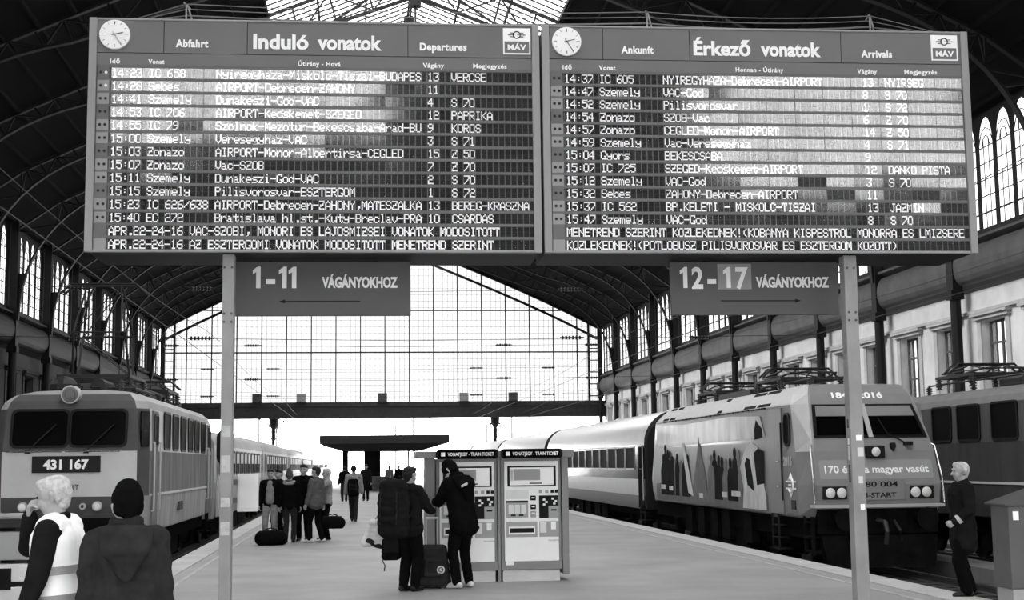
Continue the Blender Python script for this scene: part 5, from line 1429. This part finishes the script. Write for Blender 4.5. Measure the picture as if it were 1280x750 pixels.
# ---------------------------------------------------------------- buffer stop, cabinet, signal
t = thing('buffer_stop', 'track-end buffer stop with pale panels in front of the square-nosed locomotive', 'buffer stop', (-5.75, 21.8, -.55)); org = (-5.75, 21.8, -.55)
for z0, z1, mt, nm in ((.90, 1.03, M_gear, 'top_beam'), (.42, .84, M_kmid, 'beam'), (.10, .36, M_kbase, 'white_panel'), (-.5, .02, M_kbase, 'base_panel')):
    m = MB(); m.box(-7.5, -4.35, 21.7, 21.95, z0, z1); m.build(nm, mt, t, org, bevel=.01)
for x in (-7.3, -6.2, -5.15, -4.5):
    m = MB(); m.box(x - .07, x + .07, 21.95, 22.15, -.55, 1.0); m.bar((x, 22.05, .9), (x, 23.6, -.5), .12); m.build('post', M_gear, t, org)
for x in (-6.62, -4.88):
    m = MB(); m.cyl((x, 21.95, .62), (x, 22.5, .62), .1, 14); m.cyl((x, 22.5, .62), (x, 22.55, .62), .22, 20); m.build('buffer', M_under, t, org)
m = MB(); m.box(-5.55, -5.2, 21.68, 21.7, -.02, .30); m.plate((-5.37, 21.68, .14), (1, 0, 0), (0, 0, 1), [(.12 * math.cos(R_(60 * i)), .12 * math.sin(R_(60 * i))) for i in range(6)], -.02); m.build('marker_plate', M_kdark, t, org)
for x, w_ in ((-5.25, .16), (-5.02, .08), (-5.6, .2)):
    m = MB(); m.capsule((x - w_, 21.8, 1.07), .045, (x + w_, 21.82, 1.07), .05); m.build('sand_bag', M_kmid, t, org, smooth=True)
t = thing('litter_cabinet', 'tall grey cabinet with slanted top at the right frame edge', 'cabinet', (6.93, 14.0, 0)); org = (6.93, 14.0, 0)
m = MB(); m.box(6.72, 7.14, 13.8, 14.2, .42, 1.28); m.build('body', mat('cabinet_grey', 84, .5, var=.1), t, org, bevel=.012)
m = MB(); m.prism([(6.67, 1.28), (7.18, 1.28), (7.18, 1.46), (6.67, 1.30)], lambda a, b: (a, 13.76, b), lambda a, b: (a, 14.24, b)); m.build('slanted_top', M_dk, t, org)
m = MB(); m.box(6.74, 7.12, 13.82, 14.18, 0, .42); m.build('pale_base', M_kmid, t, org)
m = MB(); m.box(6.77, 6.83, 13.79, 13.80, 1.13, 1.22); m.build('sticker', M_white, t, org)
t = thing('track_signal', 'black signal head on a pole between square-nosed locomotive and first coach', 'signal', (-3.85, 40.6, -.55)); org = (-3.85, 40.6, -.55)
m = MB(); m.cyl((-3.85, 40.7, -.55), (-3.85, 40.7, 1.9), .06, 12); m.build('pole', M_gear, t, org)
m = MB(); m.plate((-3.85, 40.62, 2.35), (1, 0, 0), (0, 0, 1), rrect(.5, 1.05, .24), -.12); m.build('head', M_black, t, org)
for z in (2.62, 2.35, 2.08):
    m = MB(); m.cyl((-3.85, 40.5, z), (-3.85, 40.36, z), .1, 14); m.build('lamp_hood', M_gear, t, org)

# ---------------------------------------------------------------- overhead line
def wire(label, pts, r, grp=None):
    m = MB(); m.tube(pts, r, 5); o = m.build('overhead_wire', M_gear, None, pts[0]); return tag(o, label, 'wire', grp)
for cx, nm in ((-5.75, 'left locomotive track'), (10.78, 'modern locomotive track'), (15.3, 'far right track')):
    wire('contact wire running lengthways above the %s' % nm, [(cx, 8, 5.98), (cx, 210, 5.98)], .012)
    pts = []
    for i in range(37): u = i * 5.6; pts.append((cx, 8 + u, 6.5 + .55 * (abs(((u % 48) / 24) - 1)) ** 2))
    wire('sagging carrier wire above the %s' % nm, pts, .010)
for k_, Y in enumerate((66.8, 98.6, 122.45)):
    t = thing('span_wire', 'cross-hall span wire with dark insulators, %s from the camera' % ('nearest', 'second', 'farthest')[k_], 'wire', (2.4, Y - .3, 9.0)); org = (2.4, Y - .3, 9.0)
    for z, dz in ((10.4, 0.0), (8.0, 0)):
        m = MB(); m.tube([(XL + .215, Y - .3, z), (2.4, Y - .3, z - .25), (XR - .215, Y - .3, z)], .014, 5); m.build('wire', M_gear, t, org)
        for x in (-13.2, -7.5, 10.4, 16.9):
            m = MB(); n = 6
            for i in range(n): m.cyl((x - .5 + i * .17, Y - .3, z - .12), (x - .42 + i * .17, Y - .3, z - .12), .10, 10)
            m.cyl((x - .6, Y - .3, z - .12), (x + .6, Y - .3, z - .12), .04, 8); m.build('insulator', M_insul, t, org)
# small cabinets on top of the gable girder
for i, x in enumerate((-9.5, -5.4, 2.2, 9.9, 14.6)):
    m = MB(); m.box(x - .42, x + .42, YG - 1.5, YG - 1.06, 7.7, 8.5); o = m.build('girder_box', M_kmid if i % 2 else M_dk, None, (x, YG - 1.2, 7.7), bevel=.02)
    tag(o, 'small box on the far gable girder, %s from the left' % ('first', 'second', 'third', 'fourth', 'fifth')[i], 'box', 'boxes on the gable girder')
    m = MB(); m.box(x - .5, x + .5, YG - 1.55, YG - .9, 7.62, 7.7); m.build('shelf', M_gear, o, (x, YG - 1.2, 7.7))
# outside: masts and a far cross gantry
for i, (x, Y) in enumerate(((-12.5, 175), (7.0, 178), (19.5, 176), (-13.5, 230), (6.3, 240), (22, 238))):
    m = MB(); m.box(x - .15, x + .15, Y - .15, Y + .15, -.8, 8.6); m.bar((x, Y, 8.3), (x + 3.2, Y, 7.4), .1); m.bar((x, Y, 6.8), (x + 3.2, Y, 7.4), .08)
    o = m.build('line_mast', M_iron2, None, (x, Y, -.8)); tag(o, 'grey overhead line mast outside the hall, %s' % ('near left', 'near middle', 'near right', 'far left', 'far middle', 'far right')[i], 'mast', 'line masts outside')
